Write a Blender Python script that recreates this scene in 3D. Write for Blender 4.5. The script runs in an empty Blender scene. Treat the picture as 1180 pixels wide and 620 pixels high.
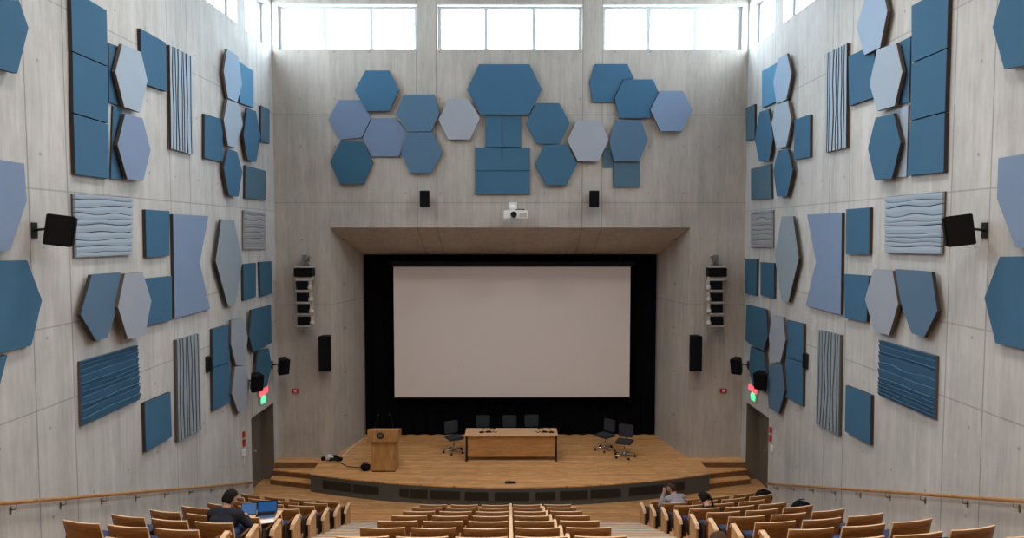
import bpy, bmesh, math, random
from mathutils import Vector, Matrix, noise
random.seed(7)
S = bpy.context.scene
C = S.collection
PI = math.pi

# ---------------------------------------------------------------- camera, light, exposure
F_PX = 790.0
cam = bpy.data.cameras.new('camera'); cam_o = bpy.data.objects.new('camera', cam); C.objects.link(cam_o)
cam.sensor_fit = 'HORIZONTAL'; cam.sensor_width = 36.0; cam.lens = 36.0 * F_PX / 1180.0
cam.clip_start = 0.05; cam.clip_end = 200
cam_o.location = (0, 0, 6.96)
cam_o.rotation_euler = (PI / 2 - math.atan(42 / 790), 0, -math.atan(2 / 790))
S.camera = cam_o
S.view_settings.view_transform = 'Standard'; S.view_settings.look = 'None'
S.view_settings.gamma = 1.0; S.view_settings.use_curve_mapping = False
S.view_settings.exposure = 0.0
S.cycles.max_bounces = 10; S.cycles.diffuse_bounces = 6; S.cycles.glossy_bounces = 3
S.cycles.transparent_max_bounces = 12; S.cycles.sample_clamp_indirect = 4.0
S.cycles.use_denoising = True

SKY_STRENGTH = 17.0
FILL_LAMP_W = 142.0
w = bpy.data.worlds.new('sky'); S.world = w; w.use_nodes = True
bgn = w.node_tree.nodes['Background']
bgn.inputs[0].default_value = (0.80, 0.92, 1.0, 1); bgn.inputs[1].default_value = SKY_STRENGTH

W = 6.65; YF = 19.42; ZC = 13.95; YB = -3.6; ZS = 0.5

def portal(loc, rot, sx, sy):
    l = bpy.data.lights.new('daylight_portal', 'AREA'); l.shape = 'RECTANGLE'; l.size = sx; l.size_y = sy
    l.cycles.is_portal = True
    o = bpy.data.objects.new('daylight_portal', l); C.objects.link(o); o.location = loc; o.rotation_euler = rot

WIN_F = [(-6.5, -2.6), (-2.03, 2.01), (2.58, 6.5)]
WIN_S = [(17.54, 19.38), (13.03, 17.0), (8.52, 12.49)]
WZ0, WZ1 = 12.04, 13.3
for a, b in WIN_F:
    portal(((a + b) / 2, YF + .5, (WZ0 + WZ1) / 2), (-PI / 2, 0, 0), b - a, WZ1 - WZ0)
for a, b in WIN_S:
    for s in (-1, 1):
        portal((s * (W + .5), (a + b) / 2, (WZ0 + WZ1) / 2), (0, s * PI / 2, 0), WZ1 - WZ0, b - a)
FILL_LAMPS = [(x, y) for y in (1.0, 6.5, 12.0) for x in (-3.3, 3.3)]  # unseen lamps under the ceiling, added to brighten walls, seats and stage
for x, y in FILL_LAMPS:
    l = bpy.data.lights.new('added_fill_light', 'AREA'); l.shape = 'RECTANGLE'; l.size = 1.1; l.size_y = 1.1
    l.spread = math.radians(128); l.energy = FILL_LAMP_W; l.color = (1.0, 0.90, 0.80)
    o = bpy.data.objects.new('added_fill_light', l); C.objects.link(o); o.location = (x, y, ZC - .13)

# ---------------------------------------------------------------- materials
def nt(name):
    m = bpy.data.materials.new(name); m.use_nodes = True
    return m, m.node_tree.nodes, m.node_tree.links, m.node_tree.nodes['Principled BSDF']
def flat(name, col, rough=.6, metal=0, bump=0, bscale=200, spec=.4, var=0, vscale=3):
    m, n, l, b = nt(name)
    b.inputs['Base Color'].default_value = (*col, 1); b.inputs['Roughness'].default_value = rough
    b.inputs['Metallic'].default_value = metal; b.inputs['Specular IOR Level'].default_value = spec
    tc = n.new('ShaderNodeTexCoord')
    if bump:
        t = n.new('ShaderNodeTexNoise'); t.inputs['Scale'].default_value = bscale
        bp = n.new('ShaderNodeBump'); bp.inputs['Strength'].default_value = bump; bp.inputs['Distance'].default_value = .004
        l.new(tc.outputs['Object'], t.inputs['Vector']); l.new(t.outputs['Fac'], bp.inputs['Height']); l.new(bp.outputs[0], b.inputs['Normal'])
    if var:
        t = n.new('ShaderNodeTexNoise'); t.inputs['Scale'].default_value = vscale; t.inputs['Detail'].default_value = 4
        r = n.new('ShaderNodeMapRange'); r.inputs[3].default_value = 1 - var; r.inputs[4].default_value = 1 + var
        mx = n.new('ShaderNodeMix'); mx.data_type = 'RGBA'; mx.blend_type = 'MULTIPLY'; mx.inputs[0].default_value = 1
        mx.inputs[6].default_value = (*col, 1)
        l.new(tc.outputs['Object'], t.inputs['Vector']); l.new(t.outputs['Fac'], r.inputs[0]); l.new(r.outputs[0], mx.inputs[7]); l.new(mx.outputs[2], b.inputs['Base Color'])
    return m
def emit(name, col, k):
    m, n, l, b = nt(name)
    b.inputs['Base Color'].default_value = (*col, 1); b.inputs['Emission Color'].default_value = (*col, 1); b.inputs['Emission Strength'].default_value = k
    return m

def concrete(name, axis, useams, zseams, base=(.52, .528, .525)):
    """board-marked cast concrete: vertical streaks, blotches, joint lines and tie holes, in world metres"""
    m, n, l, b = nt(name)
    geo = n.new('ShaderNodeNewGeometry'); sep = n.new('ShaderNodeSeparateXYZ'); l.new(geo.outputs['Position'], sep.inputs[0])
    U = sep.outputs[0 if axis == 'x' else 1]; Z = sep.outputs[2]
    def math_(op, a, bb=None, clamp=False):
        q = n.new('ShaderNodeMath'); q.operation = op; q.use_clamp = clamp
        for i, v in enumerate((a, bb)):
            if v is None: continue
            if isinstance(v, (int, float)): q.inputs[i].default_value = v
            else: l.new(v, q.inputs[i])
        return q.outputs[0]
    def tex(scale, vec=None, mapscale=None, detail=4, rough=.6):
        t = n.new('ShaderNodeTexNoise'); t.inputs['Scale'].default_value = scale; t.inputs['Detail'].default_value = detail; t.inputs['Roughness'].default_value = rough
        mp = n.new('ShaderNodeMapping'); mp.inputs['Scale'].default_value = mapscale or (1, 1, 1)
        l.new(geo.outputs['Position'], mp.inputs[0]); l.new(mp.outputs[0], t.inputs['Vector']); return t.outputs['Fac']
    streak = tex(5, mapscale=(1, 1, .06), detail=3)
    fine = tex(14, mapscale=(1, 1, .14), detail=4)
    blotch = tex(.9, detail=5)
    spots = tex(22, mapscale=(1, 1, .6), detail=2)
    v = math_('ADD', math_('MULTIPLY', math_('SUBTRACT', streak, .5), .5), 1.0)
    v = math_('ADD', v, math_('MULTIPLY', math_('SUBTRACT', fine, .5), .4))
    v = math_('ADD', v, math_('MULTIPLY', math_('SUBTRACT', blotch, .5), .5))
    pit = math_('MULTIPLY', math_('SUBTRACT', spots, .68, True), 1.6, True)
    v = math_('SUBTRACT', v, pit)
    # per-board tone: boards 0.14 m wide
    cell = n.new('ShaderNodeTexWhiteNoise'); cell.noise_dimensions = '1D'
    l.new(math_('FLOOR', math_('DIVIDE', U, .42)), cell.inputs['W'])
    v = math_('ADD', v, math_('MULTIPLY', math_('SUBTRACT', cell.outputs['Value'], .5), .07))
    def line(coord, c, wid, amt):
        d = math_('ABSOLUTE', math_('SUBTRACT', coord, c))
        return math_('MULTIPLY', math_('SUBTRACT', 1.0, math_('DIVIDE', d, wid), True), amt)
    seam = None
    for c in useams:
        s = line(U, c, .018, .5); seam = s if seam is None else math_('MAXIMUM', seam, s)
    for c in zseams:
        seam = math_('MAXIMUM', seam, line(Z, c, .018, .36))
    # tie holes on a 1.31 x 1.0 m raster
    du = math_('SUBTRACT', math_('FRACT', math_('DIVIDE', math_('ADD', U, 20.1), .98)), .5)
    dz = math_('SUBTRACT', math_('FRACT', math_('DIVIDE', math_('ADD', Z, .45), 1.31)), .5)
    dd = math_('ADD', math_('POWER', math_('MULTIPLY', du, .98), 2), math_('POWER', math_('MULTIPLY', dz, 1.31), 2))
    hole = math_('MULTIPLY', math_('SUBTRACT', 1.0, math_('DIVIDE', dd, .0011), True), .4)
    v = math_('MULTIPLY', v, math_('SUBTRACT', 1.0, math_('MAXIMUM', seam, hole)))
    mx = n.new('ShaderNodeMix'); mx.data_type = 'RGBA'; mx.blend_type = 'MULTIPLY'; mx.inputs[0].default_value = 1
    mx.inputs[6].default_value = (*base, 1); l.new(v, mx.inputs[7]); l.new(mx.outputs[2], b.inputs['Base Color'])
    b.inputs['Roughness'].default_value = .75; b.inputs['Specular IOR Level'].default_value = .25
    bp = n.new('ShaderNodeBump'); bp.inputs['Strength'].default_value = .5; bp.inputs['Distance'].default_value = .01
    l.new(v, bp.inputs['Height']); l.new(bp.outputs[0], b.inputs['Normal'])
    return m

def wood(name, c1, c2, axis='x', plank=None, plen=2.2, rough=.42, grain=(1.2, 22, 22), spec=.4):
    """plank: board width along y in metres (boards run along x) or None for veneer"""
    m, n, l, b = nt(name)
    tc = n.new('ShaderNodeTexCoord'); mp = n.new('ShaderNodeMapping'); l.new(tc.outputs['Object'], mp.inputs[0])
    mp.inputs['Scale'].default_value = grain
    t = n.new('ShaderNodeTexNoise'); t.inputs['Scale'].default_value = 2.2; t.inputs['Detail'].default_value = 6; t.inputs['Distortion'].default_value = .6
    l.new(mp.outputs[0], t.inputs['Vector'])
    ramp = n.new('ShaderNodeValToRGB'); ramp.color_ramp.elements[0].color = (*c1, 1); ramp.color_ramp.elements[1].color = (*c2, 1)
    ramp.color_ramp.elements[0].position = .32; ramp.color_ramp.elements[1].position = .7
    l.new(t.outputs['Fac'], ramp.inputs[0]); col = ramp.outputs[0]
    if plank:
        br = n.new('ShaderNodeTexBrick'); br.offset = .37; br.inputs['Scale'].default_value = 1.0
        br.inputs['Brick Width'].default_value = plen; br.inputs['Row Height'].default_value = plank; br.inputs['Mortar Size'].default_value = .003
        br.inputs['Color1'].default_value = (.80, .80, .80, 1); br.inputs['Color2'].default_value = (1.1, 1.1, 1.1, 1); br.inputs['Mortar'].default_value = (.35, .33, .3, 1)
        l.new(tc.outputs['Object'], br.inputs['Vector'])
        mx = n.new('ShaderNodeMix'); mx.data_type = 'RGBA'; mx.blend_type = 'MULTIPLY'; mx.inputs[0].default_value = 1
        l.new(col, mx.inputs[6]); l.new(br.outputs['Color'], mx.inputs[7]); col = mx.outputs[2]
    l.new(col, b.inputs['Base Color']); b.inputs['Roughness'].default_value = rough; b.inputs['Specular IOR Level'].default_value = spec
    return m

SU = [-1.6, -.75, 1.72, 2.57, 5.62, 6.45, 9.52, 10.36, 13.5, 14.33, 17.45, 18.25]
M = {}
M['wall_side'] = concrete('concrete_side', 'y', SU, [4.45, 5.59, 7.57, 10.3])
M['wall_front'] = concrete('concrete_front', 'x', [-2.62, -2.07, 2.03, 2.58], [4.91, 7.8, 10.26], base=(.44, .412, .378))
M['ceiling'] = flat('ceiling_plaster', (.6, .6, .58), .9, var=.04)
M['floor_wood'] = wood('auditorium_floor_wood', (.42, .20, .075), (.68, .38, .17), plank=.12, plen=1.8, grain=(1.2, 14, 14))
M['stage_wood'] = wood('stage_floor_wood', (.50, .24, .085), (.84, .47, .21), plank=.11, plen=2.4, grain=(1.2, 14, 14))
M['riser_wood'] = wood('riser_wood', (.13, .06, .028), (.24, .12, .055), grain=(1.5, 12, 12))
M['stage_face'] = flat('dark_stage_face', (.085, .085, .078), .6, var=.15, vscale=2)
M['grille'] = flat('grille_black', (.032, .027, .023), .5)
M['seat_wood'] = wood('seat_plywood', (.165, .062, .015), (.28, .118, .032), grain=(3, 1.2, 18), rough=.38)
M['seat_edge'] = wood('plywood_edge', (.60, .37, .20), (.82, .57, .36), grain=(2, 2, 20), rough=.4)
M['panel_wood'] = wood('end_panel_wood', (.44, .235, .10), (.66, .40, .2), grain=(4, 4, 16), rough=.4)
M['rail_wood'] = wood('handrail_wood', (.33, .17, .065), (.5, .28, .12), grain=(12, 1, 12))
M['desk_wood'] = wood('desk_veneer', (.36, .18, .062), (.52, .28, .105), grain=(1.2, 6, 9))
M['desk_top'] = wood('desk_top_veneer', (.56, .33, .17), (.74, .47, .27), grain=(1.2, 9, 6))
M['lectern_wood'] = wood('lectern_veneer', (.34, .17, .06), (.52, .29, .115), grain=(9, 9, 1.2))
M['navy'] = flat('navy_upholstery', (.03, .045, .12), .9, bump=.3)
M['metal_dark'] = flat('dark_metal', (.03, .03, .032), .45, .6)
M['steel'] = flat('brushed_steel', (.32, .31, .3), .35, .9)
M['nosing'] = flat('pale_metal_nosing', (.50, .48, .44), .5)
M['chrome'] = flat('chrome', (.7, .68, .65), .18, 1)
M['black'] = flat('black_plastic', (.0055, .0055, .006), .55, spec=.18)
M['cloth_black'] = flat('black_mesh_cloth', (.007, .0075, .009), .9, bump=.3, spec=.1)
M['chair_cloth'] = flat('office_chair_cloth', (.030, .032, .040), .85, bump=.3)
M['curtain'] = flat('black_velour', (.0035, .004, .005), .95, spec=.05)
M['screen'] = flat('projection_screen', (.76, .72, .70), .85, spec=.15)
M['screen_edge'] = flat('screen_edge', (.78, .76, .74), .6)
M['white'] = flat('white_plastic', (.78, .78, .76), .45)
M['offwhite'] = flat('offwhite_bracket', (.46, .43, .40), .5)
M['frame'] = flat('window_frame_paint', (.56, .62, .66), .4)
M['door'] = flat('grey_brown_door', (.14, .118, .095), .55, var=.05)
M['red'] = flat('red_enamel', (.42, .02, .015), .4)
M['side'] = flat('panel_edge_dark', (.045, .037, .034), .8)
M['groove_grey'] = flat('groove_grey', (.12, .135, .145), .9)
M['side_brown'] = flat('panel_edge_brown', (.12, .088, .072), .8)
M['skin'] = flat('skin', (.50, .27, .19), .55, var=.06)
M['hair_dark'] = flat('dark_hair', (.014, .010, .008), .8, bump=.6, bscale=60, spec=.15)
M['hair_brown'] = flat('brown_hair', (.055, .032, .022), .8, bump=.6, bscale=60, spec=.15)
M['sweater'] = flat('navy_sweater', (.012, .014, .024), .95, bump=.4, bscale=120)
M['coat'] = flat('black_coat', (.01, .01, .011), .9, bump=.3)
M['grey_top'] = flat('grey_patterned_top', (.28, .26, .30), .9, var=.4, vscale=25)
M['jeans'] = flat('blue_jeans', (.05, .10, .22), .9, var=.15, vscale=20)
M['paper'] = flat('white_paper', (.8, .82, .82), .8)
M['lcd'] = emit('laptop_screen_lit', (.003, .05, .17), .75)
M['lcd2'] = emit('tablet_screen_lit', (.03, .09, .22), .7)
M['exit_red'] = emit('exit_sign_red', (1.0, .10, .13), 1.2)
M['exit_green'] = emit('exit_sign_green', (.12, .85, .42), 1.0)
M['diffuser'] = emit('added_lamp_diffuser', (1.0, .86, .72), 4.0)  # glowing face of the added, unseen ceiling lamps
for k, c in dict(blue=(.057, .146, .25), bright=(.095, .25, .42), deep=(.045, .125, .20), deepb=(.058, .145, .235), slate=(.085, .155, .215), slateb=(.098, .175, .27),
                 lav=(.205, .285, .435), lavd=(.17, .235, .36), pale=(.345, .44, .545), sky=(.31, .43, .58), steel=(.26, .32, .375), grey=(.32, .365, .44), lgrey=(.33, .35, .38), grey2=(.36, .39, .45)).items():
    M['felt_' + k] = flat('felt_' + k, c, .95, bump=.25, bscale=300, spec=.12, var=.045, vscale=1.5)

def glass():
    m, n, l, b = nt('window_glass')
    n.remove(b); tr = n.new('ShaderNodeBsdfTransparent'); gl = n.new('ShaderNodeBsdfGlossy'); gl.inputs['Roughness'].default_value = .02
    mx = n.new('ShaderNodeMixShader'); mx.inputs[0].default_value = .05
    l.new(tr.outputs[0], mx.inputs[1]); l.new(gl.outputs[0], mx.inputs[2]); l.new(mx.outputs[0], n['Material Output'].inputs[0])
    return m
M['glass'] = glass()

# ---------------------------------------------------------------- mesh helpers
def box(bm, x0, x1, y0, y1, z0, z1, mi=0, bev=0):
    vs = [bm.verts.new((x, y, z)) for x in (x0, x1) for y in (y0, y1) for z in (z0, z1)]
    fs = []
    for q in ((0, 1, 3, 2), (4, 6, 7, 5), (0, 4, 5, 1), (2, 3, 7, 6), (0, 2, 6, 4), (1, 5, 7, 3)):
        f = bm.faces.new([vs[i] for i in q]); f.material_index = mi; fs.append(f)
    if bev:
        es = list({e for f in fs for e in f.edges})
        r = bmesh.ops.bevel(bm, geom=es, offset=bev, segments=2, affect='EDGES', clamp_overlap=True)
        for f in r['faces']: f.material_index = mi
    return vs
def prism(bm, pts, d, mi=0):
    """pts: closed 3-D polygon, d: extrusion vector"""
    d = Vector(d); a = [bm.verts.new(p) for p in pts]; b = [bm.verts.new(Vector(p) + d) for p in pts]
    fs = [bm.faces.new(a), bm.faces.new(b[::-1])]
    for i in range(len(a)):
        j = (i + 1) % len(a); fs.append(bm.faces.new((a[j], a[i], b[i], b[j])))
    for f in fs: f.material_index = mi
    bmesh.ops.recalc_face_normals(bm, faces=fs)
    return fs
def tube(bm, pts, r, seg=10, mi=0, r1=None):
    pts = [Vector(p) for p in pts]; rings = []; n = len(pts)
    for i, p in enumerate(pts):
        t = (pts[min(i + 1, n - 1)] - pts[max(i - 1, 0)]).normalized()
        u = t.cross(Vector((0, 0, 1)));
        if u.length < 1e-3: u = t.cross(Vector((1, 0, 0)))
        u.normalize(); v = t.cross(u)
        rr = r if r1 is None else r + (r1 - r) * i / (n - 1)
        rings.append([bm.verts.new(p + (u * math.cos(2 * PI * k / seg) + v * math.sin(2 * PI * k / seg)) * rr) for k in range(seg)])
    for a, b in zip(rings, rings[1:]):
        for k in range(seg):
            f = bm.faces.new((a[k], a[(k + 1) % seg], b[(k + 1) % seg], b[k])); f.material_index = mi; f.smooth = True
    for rg, s in ((rings[0], -1), (rings[-1], 1)):
        f = bm.faces.new(rg if s > 0 else rg[::-1]); f.material_index = mi
def lathe(bm, c, prof, seg=20, mi=0, axis='z'):
    c = Vector(c); rings = []
    for r, h in prof:
        ring = []
        for k in range(seg):
            a = 2 * PI * k / seg; q = (math.cos(a) * r, math.sin(a) * r, h)
            if axis == 'y': q = (q[0], q[2], q[1])
            if axis == 'x': q = (q[2], q[0], q[1])
            ring.append(bm.verts.new(c + Vector(q)))
        rings.append(ring)
    for a, b in zip(rings, rings[1:]):
        for k in range(seg):
            f = bm.faces.new((a[k], a[(k + 1) % seg], b[(k + 1) % seg], b[k])); f.material_index = mi; f.smooth = True
    for rg in (rings[0], rings[-1]):
        f = bm.faces.new(rg); f.material_index = mi
def ball(bm, c, r, sc=(1, 1, 1), mi=0, sub=2):
    g = bmesh.ops.create_icosphere(bm, subdivisions=sub, radius=1)
    for v in g['verts']: v.co = Vector((v.co.x * r * sc[0], v.co.y * r * sc[1], v.co.z * r * sc[2])) + Vector(c)
    for f in {f for v in g['verts'] for f in v.link_faces}: f.material_index = mi; f.smooth = True
def capsule(bm, p, q, r0, r1, seg=14):
    """tapered limb segment with round ends"""
    p = Vector(p); q = Vector(q); n = max(3, int((q - p).length / .03))
    tube(bm, [p.lerp(q, i / n) for i in range(n + 1)], r0, seg, r1=r1)
    ball(bm, p, r0, sub=2); ball(bm, q, r1, sub=2)
def obj(name, bm, mats, parent=None, normals=True):
    if normals: bmesh.ops.recalc_face_normals(bm, faces=bm.faces[:])
    me = bpy.data.meshes.new(name); bm.to_mesh(me); bm.free()
    for m in (mats if isinstance(mats, (list, tuple)) else [mats]): me.materials.append(M[m])
    o = bpy.data.objects.new(name, me); C.objects.link(o)
    if parent: o.parent = parent
    return o
def BM(): return bmesh.new()
def tag(o, label, cat, group=None):
    o['label'] = label; o['category'] = cat
    if group: o['group'] = group
    return o
def thing(name, label, cat, loc=(0, 0, 0), rz=0, group=None, rx=0):
    o = bpy.data.objects.new(name, None); C.objects.link(o); o.location = loc; o.rotation_euler = (rx, 0, rz)
    return tag(o, label, cat, group)
def struct(name, bm, m, parent=None):
    o = obj(name, bm, m, parent)
    if not parent: o['kind'] = 'structure'
    return o
def dup(root, loc, rz, label, group=None):
    r = root.copy(); C.objects.link(r); r.location = loc; r.rotation_euler = (0, 0, rz); r['label'] = label
    if group: r['group'] = group
    for ch in list(root.children):
        c = ch.copy(); C.objects.link(c); c.parent = r
        for g in ch.children:
            d = g.copy(); C.objects.link(d); d.parent = c
    return r

# ---------------------------------------------------------------- room shell
T = .42
def side_wall(s):
    bm = BM()
    def X(a, b): return (min(s * a, s * b), max(s * a, s * b))
    x0, x1 = X(W, W + T)
    dy0, dy1, dz = 17.38, 19.05, 2.2            # door opening
    box(bm, x0, x1, YB - .3, dy0, -.3, WZ0); box(bm, x0, x1, dy1, YF + .4, -.3, WZ0); box(bm, x0, x1, dy0, dy1, dz, WZ0)
    box(bm, x0, x1, dy0, dy1, -.3, -.02)
    ys = [YB - .3]
    for a, b in sorted(WIN_S): ys += [a, b]
    ys.append(YF + .4)
    for i in range(0, len(ys), 2): box(bm, x0, x1, ys[i], ys[i + 1], WZ0, WZ1)
    box(bm, x0, x1, YB - .3, YF + .4, WZ1, ZC + .2)
    return struct('wall_left' if s < 0 else 'wall_right', bm, 'wall_side')
side_wall(-1); side_wall(1)

# front wall: two wings, a header and window pillars round the flared stage opening
OX, OZ, IX, IZ, YI = 5.10, 7.10, 4.63, 6.28, 21.43
bm = BM()
for s in (-1, 1):
    prism(bm, [(s * W, YF, -.3), (s * OX, YF, -.3), (s * IX, YI, -.3), (s * IX, YI + .9, -.3), (s * W, YI + .9, -.3)], (0, 0, OZ + .3))
prism(bm, [(-W, YF, OZ), (-W, YI, IZ), (-W, YI + .9, IZ), (-W, YI + .9, OZ + 1.2), (-W, YF + .35, OZ + 1.2), (-W, YF + .35, WZ0), (-W, YF, WZ0)], (2 * W, 0, 0))
xs = [-W]
for a, b in WIN_F: xs += [a, b]
xs.append(W)
for i in range(0, len(xs), 2): box(bm, xs[i], xs[i + 1], YF, YF + .35, WZ0, WZ1)
box(bm, -W, W, YF, YF + .35, WZ1, ZC + .2)
struct('wall_front', bm, 'wall_front')
bm = BM(); box(bm, -W, W, YB - .3, YB, -.3, ZC + .2); struct('wall_back', bm, 'wall_front')
bm = BM(); box(bm, -OX, OX, YI + .55, YI + .9, -.3, OZ); struct('wall_stage_back', bm, 'black')
bm = BM(); box(bm, -W, W, YB, YF, ZC, ZC + .25); struct('ceiling', bm, 'ceiling')
bm = BM(); box(bm, -W, W, 15.9, YF, -.2, 0)
for s in (-1, 1): box(bm, *sorted((s * W, s * (W + .41))), 17.385, 19.045, -.019, 0)
struct('floor', bm, 'floor_wood')

# windows: painted frames with mullions and glass
nwin = 0
def window(kind, a, b, s=1):
    global nwin
    nwin += 1
    fr = BM(); gl = BM(); t = .05; d0 = YF + .17 if kind == 'f' else W + .27
    n = 3 if b - a > 3 else 1
    def put(bmm, u0, u1, w0, w1, z0, z1):
        if kind == 'f': box(bmm, u0, u1, d0 + w0, d0 + w1, z0, z1)
        else: box(bmm, min(s * (d0 + w0), s * (d0 + w1)), max(s * (d0 + w0), s * (d0 + w1)), u0, u1, z0, z1)
    put(fr, a, b, 0, .08, WZ0, WZ0 + .07); put(fr, a, b, 0, .08, WZ1 - .09, WZ1)
    for i in range(n + 1):
        c = a + (b - a) * i / n; lo = a if i == 0 else c - t; hi = b if i == n else c + t
        if i == 0: hi = a + .09
        if i == n: lo = b - .09
        put(fr, lo, hi, 0, .08, WZ0 + .07, WZ1 - .09)
    put(gl, a + .01, b - .01, .035, .045, WZ0 + .01, WZ1 - .01)
    o = struct('window_%d' % nwin, fr, 'frame'); obj('window_glass', gl, 'glass', o)
for a, b in WIN_F: window('f', a, b)
for s in (-1, 1):
    for a, b in WIN_S: window('s', a, b, s)
# white trim strip along the top of the front windows
bm = BM()
for a, b in WIN_F: box(bm, a + .002, b - .002, YF - .012, YF + .1, WZ1 - .035, WZ1 - .002)
struct('trim_1', bm, 'white')

# side doors in deep reveals
ndoor = 0
for s in (-1, 1):
    ndoor += 1
    bm = BM(); xa, xb = sorted((s * (W + .34), s * (W + .40)))
    box(bm, xa, xb, 17.40, 19.03, 0.005, 2.19)
    d = struct('door_%d' % ndoor, bm, 'door')
    bm = BM(); e = s * (W + .335)
    for y in (17.41, 18.96):
        box(bm, min(e, e - s * -.0 - s * .02), max(e, e - s * .02), y, y + .06, .005, 2.19)
    box(bm, min(e, e - s * .02), max(e, e - s * .02), 17.47, 18.96, 2.12, 2.19)
    obj('door_frame', bm, 'door', d)
    bm = BM(); h = s * (W + .34); yk = 18.45
    tube(bm, [(h, yk, 1.02), (h - s * .06, yk, 1.02)], .012); tube(bm, [(h - s * .06, yk, 1.02), (h - s * .06, yk - .14, 1.02)], .011)
    lathe(bm, (h - s * .0, yk, 1.02), [(.028, -.006), (.028, .006)], axis='x')
    obj('door_handle', bm, 'chrome', d)
    bm = BM(); j = s * (W + .01)   # painted metal reveal lining (far jamb and head)
    box(bm, min(s * (W + .004), s * (W + .33)), max(s * (W + .004), s * (W + .33)), 19.03, 19.048, .005, 2.19)
    box(bm, min(s * (W + .004), s * (W + .33)), max(s * (W + .004), s * (W + .33)), 17.40, 19.03, 2.18, 2.198)
    obj('reveal_lining', bm, 'door', d)

# ---------------------------------------------------------------- stage
R0 = 14.85; YC0 = 17.09 + R0
def arc_y(x): return YC0 - math.sqrt(R0 * R0 - x * x)
XE = 5.38
bm = BM()
pts = [(x, arc_y(x), 0) for x in [-XE + 2 * XE * i / 40 for i in range(41)]]
pts += [(XE, 19.05, 0), (W, 19.05, 0), (W, YF, 0), (OX, YF, 0), (IX, YI, 0), (IX, YI + .55, 0), (-IX, YI + .55, 0), (-IX, YI, 0), (-OX, YF, 0), (-W, YF, 0), (-W, 19.05, 0), (-XE, 19.05, 0)]
top = [(p[0], p[1], ZS - .03) for p in pts]
fs = prism(bm, top, (0, 0, .03), 0)
stage = struct('floor_stage', bm, 'stage_wood')
bm = BM()
body = [(p[0] * .997, p[1] + .012, 0) for p in pts]
prism(bm, body, (0, 0, ZS - .031)); obj('stage_face', bm, 'stage_face', stage)
# three steps each side, fanning from the stage corner to the side wall
for s in (-1, 1):
    st = thing('stage_steps', 'wooden steps up to the stage by the %s side door' % ('left' if s < 0 else 'right'), 'steps', (0, 0, 0), group='steps at the two ends of the stage')
    for k, (yi, yo, z) in enumerate([(18.26, 18.62, .167), (18.55, 18.86, .333)]):
        tr = BM(); rs = BM(); xi, xo = s * (XE + .02), s * (W - .01)
        prism(rs, [(xi, yi + .02, 0.001), (xo, yo + .02, 0.001), (xo, 19.04, 0.001), (xi, 19.04, 0.001)], (0, 0, z - .03))
        prism(tr, [(xi, yi, z - .028), (xo, yo, z - .028), (xo, 19.04, z - .028), (xi, 19.04, z - .028)], (0, 0, .028 - (0 if k else 0)))
        if k == 1:
            pass
        obj('riser', rs, 'riser_wood', st); obj('tread', tr, 'stage_wood', st)
    rb = BM(); xa, xb = sorted((s * (XE + .02), s * (W - .01))); box(rb, xa, xb, 19.02, 19.045, .334, ZS - .031); obj('riser', rb, 'riser_wood', st)

# ventilation grilles in the curved stage face
GR = [(-5.0 + .0, -4.18), (-4.12, -3.42), (-2.86, -2.60), (-2.56, -2.12), (-2.05, -1.28), (-1.16, -.56), (-.40, .48), (.64, 1.15), (1.27, 1.98), (2.06, 2.86), (3.08, 4.02), (4.10, 4.62)]
nm = ['first from the lectern end', 'second from the lectern end', 'narrow, third from the lectern end', 'fourth from the lectern end', 'fifth from the lectern end', 'just left of the middle',
      'in the middle under the floor socket', 'just right of the middle', 'fifth from the right end', 'fourth from the right end', 'behind the seated woman, long', 'nearest the right corner']
for (a, b), t_ in zip(GR, nm):
    bm = BM(); n = 6
    for i in range(n):
        xa = a + (b - a) * i / n; xb = a + (b - a) * (i + 1) / n
        prism(bm, [(xa, arc_y(xa) - .004, .15), (xb, arc_y(xb) - .004, .15), (xb, arc_y(xb) + .014, .15), (xa, arc_y(xa) + .014, .15)], (0, 0, .22))
    sl = BM()
    for k in range(9):
        z = .162 + k * .023
        for i in range(n):
            xa = a + (b - a) * i / n; xb = a + (b - a) * (i + 1) / n
            prism(sl, [(xa, arc_y(xa) - .012, z), (xb, arc_y(xb) - .012, z), (xb, arc_y(xb) - .004, z), (xa, arc_y(xa) - .004, z)], (0, 0, .007))
    g = thing('vent_grille', 'dark ventilation grille in the curved stage front, ' + t_, 'vent', ((a + b) / 2 * 0, 0, 0), group='grilles along the stage front')
    obj('backing', bm, 'grille', g); obj('slats', sl, 'grille', g)

# curtain and screen
bm = BM(); n = 240; prev = None
for i in range(n + 1):
    x = -IX + .02 + (2 * IX - .04) * i / n; y = 21.62 + .035 * math.sin(i * .55) + .012 * math.sin(i * 1.7)
    c = (bm.verts.new((x, y, ZS + .005)), bm.verts.new((x, y, IZ - .01)), bm.verts.new((x, y + .012, ZS + .005)), bm.verts.new((x, y + .012, IZ - .01)))
    if prev:
        bm.faces.new((prev[0], c[0], c[1], prev[1])); bm.faces.new((prev[3], c[3], c[2], prev[2]))
        bm.faces.new((prev[1], c[1], c[3], prev[3])); bm.faces.new((prev[2], c[2], c[0], prev[0]))
    prev = c
cu = obj('stage_curtain', bm, 'curtain'); tag(cu, 'black velour curtain closing the back of the stage behind the screen', 'curtain')
SX0, SX1, SZ0, SZ1, YS = -3.60, 3.71, 1.84, 5.90, 21.2
sc = thing('projection_screen', 'large white projection screen hanging in front of the black curtain', 'screen', (0, YS, 0))
bm = BM(); box(bm, SX0, SX1, -.01, .0, SZ0, SZ1); obj('screen_cloth', bm, 'screen', sc)
bm = BM()
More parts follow.
